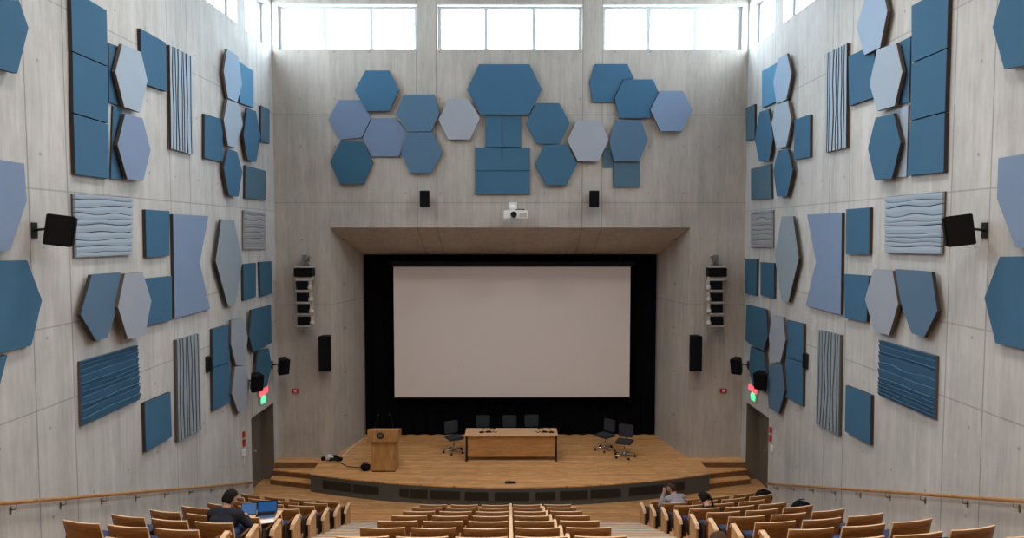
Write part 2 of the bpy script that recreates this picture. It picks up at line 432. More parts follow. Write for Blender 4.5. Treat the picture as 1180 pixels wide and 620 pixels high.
box(bm, SX0 - .012, SX0, -.016, .004, SZ0, SZ1); box(bm, SX1, SX1 + .012, -.016, .004, SZ0, SZ1); tube(bm, [(SX0 - .02, 0, SZ0 - .012), (SX1 + .02, 0, SZ0 - .012)], .014)
obj('bottom_bar', bm, 'screen_edge', sc)
bm = BM(); box(bm, SX0 - .15, SX1 + .15, -.05, .1, SZ1 + .01, SZ1 + .16, bev=.01); obj('roller_housing', bm, 'black', sc)
bm = BM()
for x in (SX0 + .3, SX1 - .3): box(bm, x - .02, x + .02, .0, .03, SZ1 + .16, IZ)
obj('hanger', bm, 'black', sc)

# ---------------------------------------------------------------- seating tiers
FL0, SL, YR0 = .12, .352, 15.17
def fl(y): return FL0 + SL * (YR0 - y)
SIDE_Y = [15.17 - 1.042 * k for k in range(19)]; SIDE_Y[9] = 6.08
MID_Y = [13.68 - 1.088 * k for k in range(16)]
XL_IN, XM0, XM1, XR_IN = -3.86, -2.02, 1.42, 3.06
def tiers(name, rows, x0, x1):
    bm = BM(); front = 15.9
    yf = front
    for k, y in enumerate(rows):
        yb = max(y - .2, YB)
        z = fl(y)
        ya = yf
        if k == 0 and y < 15: # lead-in steps in front of a block that starts higher up
            box(bm, x0, x1, 14.75, front, -.2, .30); ya = 14.75
        box(bm, x0, x1, yb, ya, -.2, z, 0); yf = yb
        if yb <= YB: break
    return struct(name, bm, ['floor_wood'])
tiers('floor_tiers_left', SIDE_Y, -W, XL_IN); tiers('floor_tiers_middle', MID_Y, XM0, XM1); tiers('floor_tiers_right', SIDE_Y, XR_IN, W)
for nm_, x0, x1 in (('left', XL_IN, XM0), ('right', XM1, XR_IN)):
    bm = BM(); y = 15.9; i = 0; nz = BM()
    while y > YB:
        z = .12 + .1834 * i; y2 = max(y - .521, YB)
        box(bm, x0, x1, y2, y, -.2, z); box(nz, x0 + .03, x1 - .03, y2 + .0, y2 + .05, z, z + .005); box(nz, x0 + .03, x1 - .03, y - .06, y - .005, z, z + .004); y = y2; i += 1
    o = struct('floor_aisle_' + nm_, bm, 'floor_wood'); obj('step_nosing', nz, 'nosing', o)

# ---------------------------------------------------------------- seats
WORD = ['front', 'second', 'third', 'fourth', 'fifth', 'sixth', 'seventh', 'eighth', 'ninth', 'tenth', 'eleventh']
def make_seat(width, arm):
    t = thing('auditorium_seat', 'seat', 'seat')
    hw = width / 2
    # curved plywood back shell, wood face at the rear, light plywood edge on top
    bm = BM(); nx, nz = 8, 5; th = .025; g = []
    for side in (0, 1):
        rows = []
        for j in range(nz + 1):
            v = j / nz; z = .30 + .52 * v; y0 = -.02 - .10 * v ** 1.3
            rows.append([bm.verts.new(((-1 + 2 * i / nx) * hw * (1 - .015 * v), y0 + .028 * (2 * i / nx - 1) ** 2 + side * th, z - .012 * (2 * i / nx - 1) ** 2 * 0)) for i in range(nx + 1)])
        g.append(rows)
    for side in (0, 1):
        for j in range(nz):
            for i in range(nx):
                q = (g[side][j][i], g[side][j][i + 1], g[side][j + 1][i + 1], g[side][j + 1][i]); f = bm.faces.new(q if side == 0 else q[::-1]); f.smooth = True
    for j in range(nz):
        for i in (0, nx):
            f = bm.faces.new((g[0][j][i], g[0][j + 1][i], g[1][j + 1][i], g[1][j][i])); f.material_index = 1
    for i in range(nx):
        f = bm.faces.new((g[0][0][i], g[0][0][i + 1], g[1][0][i + 1], g[1][0][i]))
        f = bm.faces.new((g[0][nz][i], g[0][nz][i + 1], g[1][nz][i + 1], g[1][nz][i])); f.material_index = 1
    obj('backrest', bm, ['seat_wood', 'seat_edge'], t)
    bm = BM(); box(bm, -hw + .03, hw - .03, .005, .05, .36, .72, bev=.02); 
    for v in bm.verts: v.co.y -= .10 * max(0, (v.co.z - .30) / .52) ** 1.3 - .012
    obj('back_cushion', bm, 'navy', t)
    bm = BM(); box(bm, -hw + .025, hw - .025, .07, .47, .40, .47, bev=.025); obj('seat_cushion', bm, 'navy', t)
    bm = BM(); box(bm, -hw + .02, hw - .02, .06, .475, .375, .398); obj('seat_pan', bm, 'seat_wood', t)
    for x in (-hw - .012, hw + .012):
        bm = BM(); box(bm, x - .01, x + .01, .05, .30, .03, .55); box(bm, x - .02, x + .02, .0, .34, .001, .03)
        box(bm, x - .01, x + .01, -.03, .08, .36, .60); obj('side_frame', bm, 'metal_dark', t)
    bm = BM(); x = hw + .035 if arm else hw + .012
    if arm == 2: box(bm, x - .024, x + .024, -.06, .46, .602, .64, bev=.008); box(bm, x - .011, x + .011, -.02, .40, .40, .602)
    elif arm == 1: box(bm, x - .025, x + .025, .02, .42, .605, .635, bev=.008)
    else: box(bm, x - .012, x + .012, .085, .34, .555, .575, bev=.005)
    obj('armrest', bm, 'seat_edge' if arm else 'seat_wood', t)
    return t
protos = {}
def place_seat(key, width, arm, loc, rz, label, group):
    if key not in protos:
        t = make_seat(width, arm); t.location = loc; t.rotation_euler = (0, 0, rz); t['label'] = label; t['group'] = group; protos[key] = t; return t
    return dup(protos[key], loc, rz, label, group)
MX = [-1.555, -.93, -.305, .33, .955]
pos5 = ['leftmost', 'second from the left', 'just left of the centre divider', 'just right of the centre divider', 'rightmost']
for k, y in enumerate(MID_Y[:8]):
    for j, x in enumerate(MX):
        arm = 2 if j == 2 else (1 if j == 3 else 0)
        yy = y - .02 * (1 - abs(j - 2) / 2)
        place_seat('m%d' % arm, .555, arm, (x, yy, fl(y)), .03 * (2 - j) * -1 * 0, 'wooden seat in the middle block, %s row from stage, %s' % (WORD[k], pos5[j]), 'middle block seats')
pos3 = ['on the aisle', 'second from the aisle', 'third from the aisle', 'against the side aisle']
SIDE_SEATS = {}
for s, nmb in ((-1, 'left'), (1, 'right')):
    for k in range(0, 10):
        y = SIDE_Y[k]
        n = 4 if k < 2 else 3
        if s < 0 and k == 8: n = 1
        x = (-3.80 + .034 * k) if s < 0 else 3.10 + .012 * k
        pw = .628 if s < 0 else .66
        yy = y
        for j in range(n):
            ang = math.radians(6 + 3.5 * j)
            cx = x + s * pw / 2 * math.cos(ang); cy = yy + pw / 2 * math.sin(ang)
            place_seat('s%d' % (s > 0), .53 if s < 0 else .565, 0, (cx, cy, fl(y)), s * ang,
                       'wooden auditorium seat in the %s block, %s row from the stage, %s' % (nmb, WORD[k], pos3[j]), nmb + ' block seats')
            SIDE_SEATS[(s, k, j)] = (cx, cy, fl(y))
            x += s * pw * math.cos(ang); yy += pw * math.sin(ang)
# wooden end panels on the aisle ends of the side blocks
def end_panel(s):
    t = thing('aisle_end_panel', 'panel', 'panel')
    bm = BM(); prism(bm, [(-.018, .0, .001), (-.018, .32, .001), (-.018, .32, .52), (-.018, .29, .555), (-.018, .04, .50), (-.018, 0, .45)], (.036, 0, 0))
    obj('panel_board', bm, 'panel_wood', t)
    bm = BM(); prism(bm, [(-.034, -.012, .45), (-.034, .035, .518), (-.034, .29, .572), (-.034, .333, .52), (-.034, .345, .53), (-.034, .30, .592), (-.034, .025, .536), (-.034, -.025, .46)], (.068, 0, 0))
    obj('armrest_cap', bm, 'seat_edge', t)
    return t
ep = {}
for s, nmb in ((-1, 'left'), (1, 'right')):
    for k in range(0, 10):
        y = SIDE_Y[k]; x = (-3.80 + .034 * k + .045) if s < 0 else 3.10 + .012 * k - .045
        lab = 'light wooden end panel on the %s aisle, %s row from the stage' % (nmb, WORD[k])
        if s not in ep:
            ep[s] = end_panel(s); ep[s].location = (x, y + .13, fl(y)); ep[s].rotation_euler = (0, 0, s * math.radians(4)); ep[s]['label'] = lab; ep[s]['group'] = 'end panels of the %s block' % nmb
        else: dup(ep[s], (x, y + .13, fl(y)), s * math.radians(4), lab, 'end panels of the %s block' % nmb)

# ---------------------------------------------------------------- handrails
for s, nmb in ((-1, 'left'), (1, 'right')):
    t = thing('handrail', 'long wooden handrail sloping down the %s wall beside the seats' % nmb, 'handrail', (0, 0, 0), group='handrails on the side walls')
    def rz_(y): return 3.47 - .3387 * (y - 8.68) if s < 0 else 3.53 - .346 * (y - 8.58)
    y1 = 17.2; x = s * (W - .085)
    bm = BM(); ys = [YB + .3 + (y1 - YB - .3) * i / 24 for i in range(25)]
    tube(bm, [(x, y, rz_(y)) for y in ys], .026, 12); obj('rail', bm, 'rail_wood', t)
    y = 8.95 if s < 0 else 8.75
    y -= 12 * 1.0
    while y < 17.1:
        if y > YB + .4:
            b = BM(); z = rz_(y)
            tube(b, [(x, y, z - .024), (x, y, z - .085), (x + s * .02, y, z - .10), (s * (W - .008), y, z - .10)], .008, 8)
            box(b, *sorted((s * (W - .008), s * (W - .001))), y - .02, y + .02, z - .16, z - .06)
            obj('bracket', b, 'steel', t)
        y += 1.0

# ---------------------------------------------------------------- acoustic panels
PANELS = [
  ('L','blue','r','large mid-blue hexagon panel cut by the top left corner of the photo',[(8.319, 9.941), (9.128, 9.988), (9.289, 10.041), (9.452, 9.727), (9.204, 9.06), (8.441, 9.017)]),
  ('L','blue','b','blue square panel, topmost of the tall stack of three on left wall',[(10.498, 10.596), (11.402, 10.578), (11.393, 9.678), (10.485, 9.689)]),
  ('L','blue','b','blue square panel, middle one of the tall stack on left wall',[(10.488, 9.671), (11.394, 9.66), (11.358, 8.751), (10.456, 8.766)]),
  ('L','blue','b','blue square panel, lowest of the tall stack on left wall',[(10.459, 8.747), (11.359, 8.733), (11.339, 7.842), (10.46, 7.841)]),
  ('L','blue','k','narrow recessed blue strip panel behind the upper pale hexagon, left wall',[(11.499, 10.081), (11.814, 10.102), (11.812, 9.098), (11.459, 9.105)]),
  ('L','blue','k','narrow recessed blue strip panel behind the lower lavender hexagon, left wall',[(11.568, 9.068), (11.836, 9.059), (11.798, 7.856), (11.441, 7.85)]),
  ('L','pale','r','pale blue-grey hexagon panel beside the tall blue stack, left wall',[(11.718, 10.126), (12.302, 10.141), (12.495, 9.684), (12.216, 9.073), (11.727, 9.075), (11.488, 9.613)]),
  ('L','lav','r','lavender-blue hexagon panel under the pale one beside the blue stack, left wall',[(11.747, 8.97), (12.294, 8.982), (12.539, 8.452), (12.258, 7.879), (11.754, 7.867), (11.489, 8.413)]),
  ('L','blue','b','blue square panel behind the pale hexagon, near the vertical striped panel, left wall',[(12.43, 10.59), (13.329, 10.583), (13.32, 9.659), (12.437, 9.63)]),
  ('L','pale','vr','tall pale panel with vertical grooves high on left wall',[(13.453, 10.579), (14.396, 10.595), (14.366, 8.577), (13.407, 8.589)]),
  ('L','sky','r','pale blue hexagon panel, topmost of the cluster nearest the left side windows',[(16.055, 11.182), (16.681, 11.185), (16.892, 10.561), (16.574, 10.064), (16.034, 10.066), (15.829, 10.631)]),
  ('L','bright','b','bright blue square panel beside the topmost pale hexagon, left wall',[(16.902, 11.108), (17.836, 11.09), (17.798, 10.161), (16.886, 10.112)]),
  ('L','pale','r','pale hexagon panel in the middle of the left cluster below the side windows',[(16.018, 10.029), (16.625, 10.042), (16.895, 9.601), (16.386, 8.966), (15.985, 8.962), (15.775, 9.523)]),
  ('L','blue','b','blue square panel on the near side of the middle pale hexagon, left wall',[(14.942, 9.518), (15.858, 9.547), (15.83, 8.572), (14.891, 8.56)]),
  ('L','blue','r','deep blue hexagon panel, lowest of the column of hexagons under the side window, left wall',[(15.981, 8.892), (16.495, 8.882), (16.8, 8.436), (16.532, 7.827), (15.973, 7.818), (15.716, 8.427)]),
  ('L','blue','r','dark blue hexagon panel below the bright blue square, left wall',[(17.195, 10.042), (17.777, 10.069), (18.069, 9.471), (17.737, 8.773), (17.154, 8.76), (16.93, 9.333)]),
  ('L','slate','b','slate blue square panel nearest the front corner, upper left wall',[(18.334, 10.314), (18.969, 10.316), (18.919, 9.384), (18.283, 9.355)]),
  ('L','slate','b','slate blue square panel just above the small striped panel, left wall',[(17.191, 8.631), (18.604, 8.618), (18.562, 7.824), (17.119, 7.815)]),
  ('L','lav','b','big lavender panel with an angled corner cut by the left border of the photo',[(8.49, 7.901), (9.362, 7.893), (9.385, 7.391), (9.042, 6.73), (8.423, 6.646)]),
  ('L','blue','b','large deep blue hexagon panel above the handrail end, at the left border of the photo',[(8.261, 6.616), (9.349, 6.582), (9.617, 6.012), (9.371, 5.411), (8.276, 5.402)]),
  ('L','blue','b','deep blue panel corner under the large hexagon, at the left border of the photo',[(8.353, 5.333), (8.919, 5.366), (8.765, 4.993), (8.56, 4.474), (8.174, 4.48)]),
  ('L','pale','hr','pale panel with wavy horizontal grooves beside the black wall loudspeaker, left wall',[(10.43, 7.544), (12.027, 7.568), (11.952, 6.571), (10.428, 6.581)]),
  ('L','blue','b','blue square panel between wavy pale panel and lavender notched panel, left wall',[(12.43, 7.376), (13.305, 7.375), (13.249, 6.517), (12.416, 6.507)]),
  ('L','lav','b','tall lavender panel with a V-notched edge, left wall',[(13.435, 7.32), (14.999, 7.317), (14.535, 6.317), (14.985, 5.287), (13.402, 5.276)]),
  ('L','steel','r','tall grey-blue hexagon panel right of the lavender notched panel, left wall',[(15.527, 7.259), (16.228, 7.267), (16.678, 6.258), (16.207, 5.248), (15.787, 5.258), (15.18, 6.321)]),
  ('L','lgrey','hr','small grey panel with horizontal grooves near the front corner, left wall',[(17.047, 7.514), (18.505, 7.487), (18.492, 6.519), (16.995, 6.537)]),
  ('L','deep','b','small dark blue square panel right of the grey-blue hexagon, left wall',[(16.904, 6.178), (17.747, 6.175), (17.701, 5.3), (16.878, 5.28)]),
  ('L','deep','b','small dark blue square panel nearest the corner at mid height, left wall',[(18.006, 6.184), (18.897, 6.172), (18.905, 5.288), (18.032, 5.262)]),
  ('L','slateb','r','thick-edged slate blue hexagon panel right of the large blue hexagon, left wall',[(10.674, 6.304), (11.462, 6.293), (11.514, 6.056), (11.329, 5.696), (11.029, 5.264), (10.733, 5.256), (10.368, 5.715)]),
  ('L','grey','r2','light grey hexagon panel touching the thick-edged slate one, left wall',[(11.481, 6.273), (12.029, 6.266), (12.298, 5.735), (12.044, 5.148), (11.508, 5.165), (11.249, 5.735)]),
  ('L','blue','b','deep blue square panel partly behind the light grey hexagon, left wall',[(12.337, 6.13), (13.326, 6.117), (13.28, 5.258), (12.35, 5.273)]),
  ('L','blue','hr2','blue rippled panel with horizontal folds low on left wall',[(10.452, 4.983), (12.049, 4.968), (12.088, 3.993), (10.435, 3.98)]),
  ('L','blue','b','lone blue square panel, lowest of all on left wall',[(12.212, 3.896), (13.152, 3.876), (13.156, 2.995), (12.214, 2.997)]),
  ('L','steel','vr','tall grey panel with vertical grooves low on left wall',[(13.439, 4.842), (14.428, 4.828), (14.437, 2.774), (13.398, 2.81)]),
  ('L','blue','b','upper half of the tall blue pair beside the low grooved grey panel, left wall',[(15.088, 4.827), (16.008, 4.809), (15.971, 3.925), (15.047, 3.981)]),
  ('L','blue','b','lower half of the tall blue pair beside the low grooved grey panel, left wall',[(15.047, 3.965), (15.97, 3.909), (15.95, 2.982), (15.022, 3.007)]),
  ('L','grey','r','grey hexagon panel, upper of the two beside the tall blue pair, left wall',[(15.946, 4.915), (16.681, 4.885), (16.936, 4.376), (16.68, 3.741), (16.176, 3.796), (15.906, 4.35)]),
  ('L','grey','r','grey hexagon panel, lower of the two beside the tall blue pair, left wall',[(16.108, 3.785), (16.667, 3.711), (17.015, 3.183), (16.653, 2.625), (16.26, 2.627), (15.894, 3.187)]),
  ('L','deep','r','dark blue six-sided panel above the exit sign, upper of two, left wall',[(17.211, 5.012), (18.622, 4.981), (18.615, 3.953), (17.754, 3.933), (17.241, 3.943), (17.032, 4.362)]),
  ('L','deep','r','dark blue hexagon panel just above the exit sign, lower of two, left wall',[(17.61, 3.901), (18.36, 3.846), (18.583, 3.361), (18.193, 2.841), (17.606, 2.915), (17.43, 3.36)]),
  ('R','blue','r','large mid-blue hexagon panel cut by the top right corner of the photo',[(9.408, 9.731), (9.231, 10.202), (8.374, 10.156), (8.354, 9.025), (9.156, 9.113)]),
  ('R','blue','b','blue square panel, topmost of the tall stack of three on right wall',[(11.44, 10.672), (10.487, 10.655), (10.48, 9.745), (11.391, 9.741)]),
  ('R','blue','b','blue square panel, middle one of the tall stack on right wall',[(11.392, 9.722), (10.479, 9.727), (10.479, 8.794), (11.38, 8.8)]),
  ('R','blue','b','blue square panel, lowest of the tall stack on right wall',[(11.381, 8.78), (10.48, 8.776), (10.462, 7.878), (11.416, 7.901)]),
  ('R','blue','k','narrow recessed blue strip panel behind the upper pale hexagon, right wall',[(11.836, 10.196), (11.499, 10.196), (11.499, 9.121), (11.832, 9.137)]),
  ('R','pale','k','narrow recessed pale strip panel behind the deep blue hexagon, right wall',[(11.882, 9.073), (11.509, 9.078), (11.502, 7.894), (11.873, 7.902)]),
  ('R','sky','r','pale blue hexagon panel cut by the top edge of photo, right wall',[(12.816, 11.287), (12.226, 11.237), (12.053, 10.784), (12.259, 10.217), (12.791, 10.224), (13.107, 10.818)]),
  ('R','blue','b','blue square panel under the topmost pale blue hexagon, right wall',[(13.529, 10.388), (12.557, 10.355), (12.566, 9.404), (13.44, 9.416)]),
  ('R','pale','r','pale grey hexagon panel beside the tall blue stack, right wall',[(12.356, 10.206), (11.75, 10.163), (11.537, 9.629), (11.739, 9.105), (12.299, 9.116), (12.577, 9.654)]),
  ('R','blue','r','deep blue hexagon panel under the pale one beside the blue stack, right wall',[(12.342, 9.007), (11.761, 8.985), (11.528, 8.459), (11.761, 7.878), (12.307, 7.896), (12.576, 8.489)]),
  ('R','pale','vr','tall pale panel with vertical grooves high on right wall',[(14.486, 10.685), (13.581, 10.651), (13.505, 8.622), (14.445, 8.634)]),
  ('R','sky','r','pale blue hexagon panel, topmost of the cluster nearest the right side windows',[(16.911, 11.185), (16.381, 11.176), (16.098, 10.633), (16.365, 10.095), (16.963, 10.107), (17.187, 10.684)]),
  ('R','bright','b','bright blue square panel beside the topmost pale hexagon, right wall',[(18.156, 11.174), (17.183, 11.149), (17.144, 10.198), (18.105, 10.211)]),
  ('R','pale','r','pale hexagon panel in the middle of the right cluster below the side windows',[(17.006, 10.09), (16.281, 10.055), (16.037, 9.571), (16.306, 8.986), (16.928, 9.025), (17.253, 9.684)]),
  ('R','blue','r','dark blue hexagon panel below the bright blue square, right wall',[(18.111, 10.107), (17.475, 10.076), (17.143, 9.308), (17.383, 8.768), (18.081, 8.83), (18.414, 9.441)]),
  ('R','slate','b','slate blue square panel nearest the front corner, upper right wall',[(19.354, 10.438), (18.671, 10.417), (18.621, 9.476), (19.269, 9.493)]),
  ('R','blue','b','blue square panel on the near side of the middle pale hexagon, right wall',[(16.031, 9.574), (15.196, 9.55), (15.16, 8.619), (16.016, 8.65)]),
  ('R','blue','r','deep blue hexagon panel, lowest of the hexagon column under the side window, right wall',[(16.826, 8.956), (16.201, 8.913), (15.906, 8.396), (16.203, 7.813), (16.821, 7.842), (17.071, 8.484)]),
  ('R','slate','b','slate blue square panel just above the small striped panel, right wall',[(18.854, 8.697), (17.45, 8.697), (17.346, 7.823), (18.796, 7.848)]),
  ('R','lgrey','hr','small grey panel with horizontal grooves near the front corner, right wall',[(18.813, 7.529), (17.273, 7.529), (17.24, 6.585), (18.761, 6.552)]),
  ('R','steel','r','tall grey-blue hexagon panel left of the lavender notched panel, right wall',[(16.484, 7.343), (15.84, 7.334), (15.465, 6.375), (15.987, 5.335), (16.42, 5.346), (16.883, 6.394)]),
  ('R','lav','b','tall lavender panel with a V-notched edge, right wall',[(15.23, 7.356), (13.635, 7.356), (13.578, 5.325), (15.199, 5.334), (14.734, 6.326)]),
  ('R','blue','b','blue square panel between lavender notched panel and wavy pale panel, right wall',[(13.462, 7.415), (12.581, 7.42), (12.56, 6.559), (13.429, 6.537)]),
  ('R','pale','hr','pale panel with wavy horizontal grooves beside the black wall loudspeaker, right wall',[(12.086, 7.588), (10.476, 7.587), (10.482, 6.628), (12.039, 6.602)]),
  ('R','deep','b','small dark blue square panel nearest the corner at mid height, right wall',[(19.174, 6.215), (18.275, 6.245), (18.275, 5.266), (19.152, 5.263)]),
  ('R','deep','b','small dark blue square panel left of the grey-blue hexagon, right wall',[(18.004, 6.18), (17.072, 6.199), (17.048, 5.321), (17.959, 5.312)]),
  ('R','blue','b','deep blue square panel partly behind the light grey hexagon, right wall',[(13.472, 6.144), (12.54, 6.168), (12.583, 5.307), (13.408, 5.278)]),
  ('R','grey','r','light grey hexagon panel touching the thick-edged slate one, right wall',[(12.272, 6.299), (11.665, 6.311), (11.457, 5.759), (11.702, 5.195), (12.178, 5.187), (12.535, 5.735)]),
  ('R','slateb','r','thick-edged slate blue hexagon panel left of the large blue hexagon, right wall',[(11.582, 6.34), (10.576, 6.354), (10.398, 5.763), (10.71, 5.308), (11.048, 5.327), (11.376, 5.774)]),
  ('R','lav','b','big lavender panel with an angled corner cut by the right border of the photo',[(9.294, 7.963), (8.474, 7.966), (8.407, 6.715), (8.921, 6.775), (9.293, 7.419)]),
  ('R','blue','b','large deep blue hexagon panel above the handrail, at the right border of the photo',[(9.196, 6.636), (8.297, 6.676), (8.193, 5.464), (9.216, 5.461), (9.466, 6.055)]),
  ('R','blue','hr2','blue rippled panel with horizontal folds low on right wall',[(12.135, 5.039), (10.52, 5.051), (10.511, 4.058), (12.132, 4.056)]),
  ('R','blue','b','lone blue square panel, lowest of all on right wall',[(13.297, 3.969), (12.364, 3.996), (12.34, 3.078), (13.283, 3.052)]),
  ('R','steel','vr','tall grey panel with vertical grooves low on right wall',[(14.555, 4.884), (13.557, 4.919), (13.529, 2.886), (14.573, 2.85)]),
  ('R','blue','b','upper half of the tall blue pair beside the low grooved grey panel, right wall',[(16.233, 4.878), (15.285, 4.912), (15.262, 4.046), (16.197, 4.005)]),
  ('R','blue','b','lower half of the tall blue pair beside the low grooved grey panel, right wall',[(16.196, 3.989), (15.261, 4.03), (15.246, 3.05), (16.186, 3.024)]),
  ('R','grey','r','grey hexagon panel, upper one beside the tall blue pair, right wall',[(16.955, 4.897), (16.294, 4.94), (16.111, 4.415), (16.393, 3.83), (16.974, 3.754), (17.15, 4.345)]),
  ('R','slateb','r','slate blue hexagon panel under the grey hexagon beside the blue pair, right wall',[(17.017, 3.693), (16.308, 3.817), (16.098, 3.212), (16.413, 2.571), (17.049, 2.549), (17.222, 3.167)]),
  ('R','deep','r','dark blue six-sided panel above the exit sign, upper of two, right wall',[(18.816, 4.969), (17.402, 5.005), (17.231, 4.333), (17.501, 3.925), (18.534, 3.925), (18.862, 3.98)]),
  ('R','deep','r','dark blue hexagon panel just above the exit sign, lower of two, right wall',[(18.437, 3.87), (17.499, 3.885), (17.246, 3.391), (17.391, 2.867), (18.209, 2.83), (18.553, 3.241)]),
  ('F','blue','r','blue hexagon panel, topmost of the far left group over the stage',[(-4.32, 10.907), (-4.016, 11.451), (-3.364, 11.452), (-3.089, 10.907), (-3.374, 10.33), (-3.982, 10.33)]),
  ('F','lavd','b','lavender hexagon panel, outermost of the far left group over the stage',[(-5.076, 10.115), (-4.788, 10.652), (-4.149, 10.652), (-3.886, 10.154), (-4.149, 9.614), (-4.756, 9.553)]),
  ('F','lavd','b','lavender hexagon panel merging into its lavender neighbour over the stage',[(-3.862, 10.149), (-3.198, 10.154), (-2.863, 9.725), (-3.116, 9.084), (-3.888, 9.084), (-4.125, 9.602)]),
  ('F','deep','r','darkest blue hexagon panel, low at the far left over the stage',[(-5.032, 8.92), (-4.741, 9.497), (-4.117, 9.497), (-3.831, 8.92), (-4.114, 8.317), (-4.757, 8.317)]),
  ('F','slateb','r','slate blue hexagon panel joined on top of another, left of pale one over the stage',[(-3.187, 10.263), (-2.953, 10.795), (-2.112, 10.796), (-1.96, 10.271), (-2.2, 9.771), (-2.848, 9.771)]),
  ('F','slateb','r','slate blue hexagon panel under its twin, left of the centre over the stage',[(-3.061, 9.19), (-2.848, 9.751), (-2.164, 9.752), (-1.884, 9.19), (-2.219, 8.617), (-2.797, 8.617)]),
  ('F','grey2','r','pale grey hexagon panel left of the largest hexagon over the stage',[(-2.005, 10.106), (-1.695, 10.672), (-1.162, 10.672), (-0.838, 10.15), (-1.12, 9.548), (-1.715, 9.548)]),
  ('F','blue','r','largest hexagon panel, mid blue, at the centre over the stage',[(-1.2, 10.932), (-0.866, 11.624), (0.535, 11.625), (0.878, 10.94), (0.522, 10.241), (-0.826, 10.24)]),
  ('F','deepb','b','left narrow blue panel hanging directly below the largest hexagon',[(-0.698, 10.227), (-0.225, 10.228), (-0.226, 9.352), (-0.699, 9.352)]),
  ('F','deepb','b','right narrow blue panel hanging directly below the largest hexagon',[(-0.218, 10.228), (0.306, 10.228), (0.307, 9.353), (-0.218, 9.352)]),
  ('F','deepb','b','left one of the upper blue rectangles above the projector',[(-0.988, 9.333), (-0.226, 9.333), (-0.226, 8.696), (-0.99, 8.695)]),
  ('F','deepb','b','right one of the upper blue rectangles above the projector',[(-0.218, 9.333), (0.552, 9.333), (0.553, 8.696), (-0.219, 8.696)]),
  ('F','deepb','b','wide dark blue panel directly above the projector',[(-0.99, 8.681), (0.553, 8.681), (0.554, 8.041), (-0.992, 8.041)]),
  ('F','deepb','r','blue hexagon panel just right of the narrow blue panels over the stage',[(0.436, 9.997), (0.72, 10.561), (1.362, 10.562), (1.664, 9.997), (1.386, 9.431), (0.737, 9.431)]),
  ('F','deepb','r','blue hexagon panel, lowest right of the centre group over the stage',[(0.684, 8.864), (0.947, 9.412), (1.587, 9.412), (1.863, 8.864), (1.57, 8.282), (0.991, 8.282)]),
  ('F','grey2','r','pale lavender-grey hexagon panel right of the centre group over the stage',[(1.589, 9.523), (1.852, 10.077), (2.51, 10.077), (2.751, 9.538), (2.464, 8.946), (1.889, 8.946)]),
  ('F','blue','b','blue six-sided panel, topmost of the right group over the stage',[(2.206, 11.155), (2.355, 11.646), (3.262, 11.647), (3.447, 11.249), (3.144, 11.222), (2.906, 10.72), (2.907, 10.598), (2.297, 10.598)]),
  ('F','blue','r','blue hexagon panel overlapping the topmost one of the right group',[(2.904, 10.696), (3.158, 11.211), (3.971, 11.211), (4.134, 10.84), (3.883, 10.147), (3.034, 10.146)]),
  ('F','lav','r2','lavender hexagon panel, outermost of the right group over the stage',[(3.892, 10.36), (4.146, 10.884), (4.786, 10.884), (5.058, 10.361), (4.767, 9.778), (4.173, 9.778)]),
  ('F','slateb','r','slate blue hexagon panel with a square hanging below, right group over the stage',[(2.761, 9.504), (2.936, 10.091), (3.652, 10.092), (3.844, 9.538), (3.61, 8.946), (2.899, 8.946)]),
  ('F','slate','b','slate square panel hanging under the hexagon, right group over the stage',[(2.891, 8.928), (3.636, 8.929), (3.643, 8.246), (2.897, 8.246)]),
  ('F','slate','k','small dark slate panel tucked behind two hexagons, right group over the stage',[(2.606, 9.319), (2.874, 9.319), (2.878, 8.787), (2.61, 8.787)]),
]
def to3(side, u, z, d):
    """wall coordinates + distance in front of the wall -> world"""
    if side == 'F': return Vector((u, YF - d, z))
    return Vector(((-1 if side == 'L' else 1) * (W - d), u, z))
LV = {'b': (.002, .07), 'r': (.074, .134), 'r2': (.138, .198), 'k': (.002, .035), 'vr': (.002, .075), 'hr': (.002, .07), 'hr2': (.002, .08)}
def shrink(pts, e):
    cu = sum(p[0] for p in pts) / len(pts); cz = sum(p[1] for p in pts) / len(pts); r = []
    for u, z in pts:
        L = math.hypot(u - cu, z - cz); k = max(0, (L - e) / L); r.append((cu + (u - cu) * k, cz + (z - cz) * k))
    return r
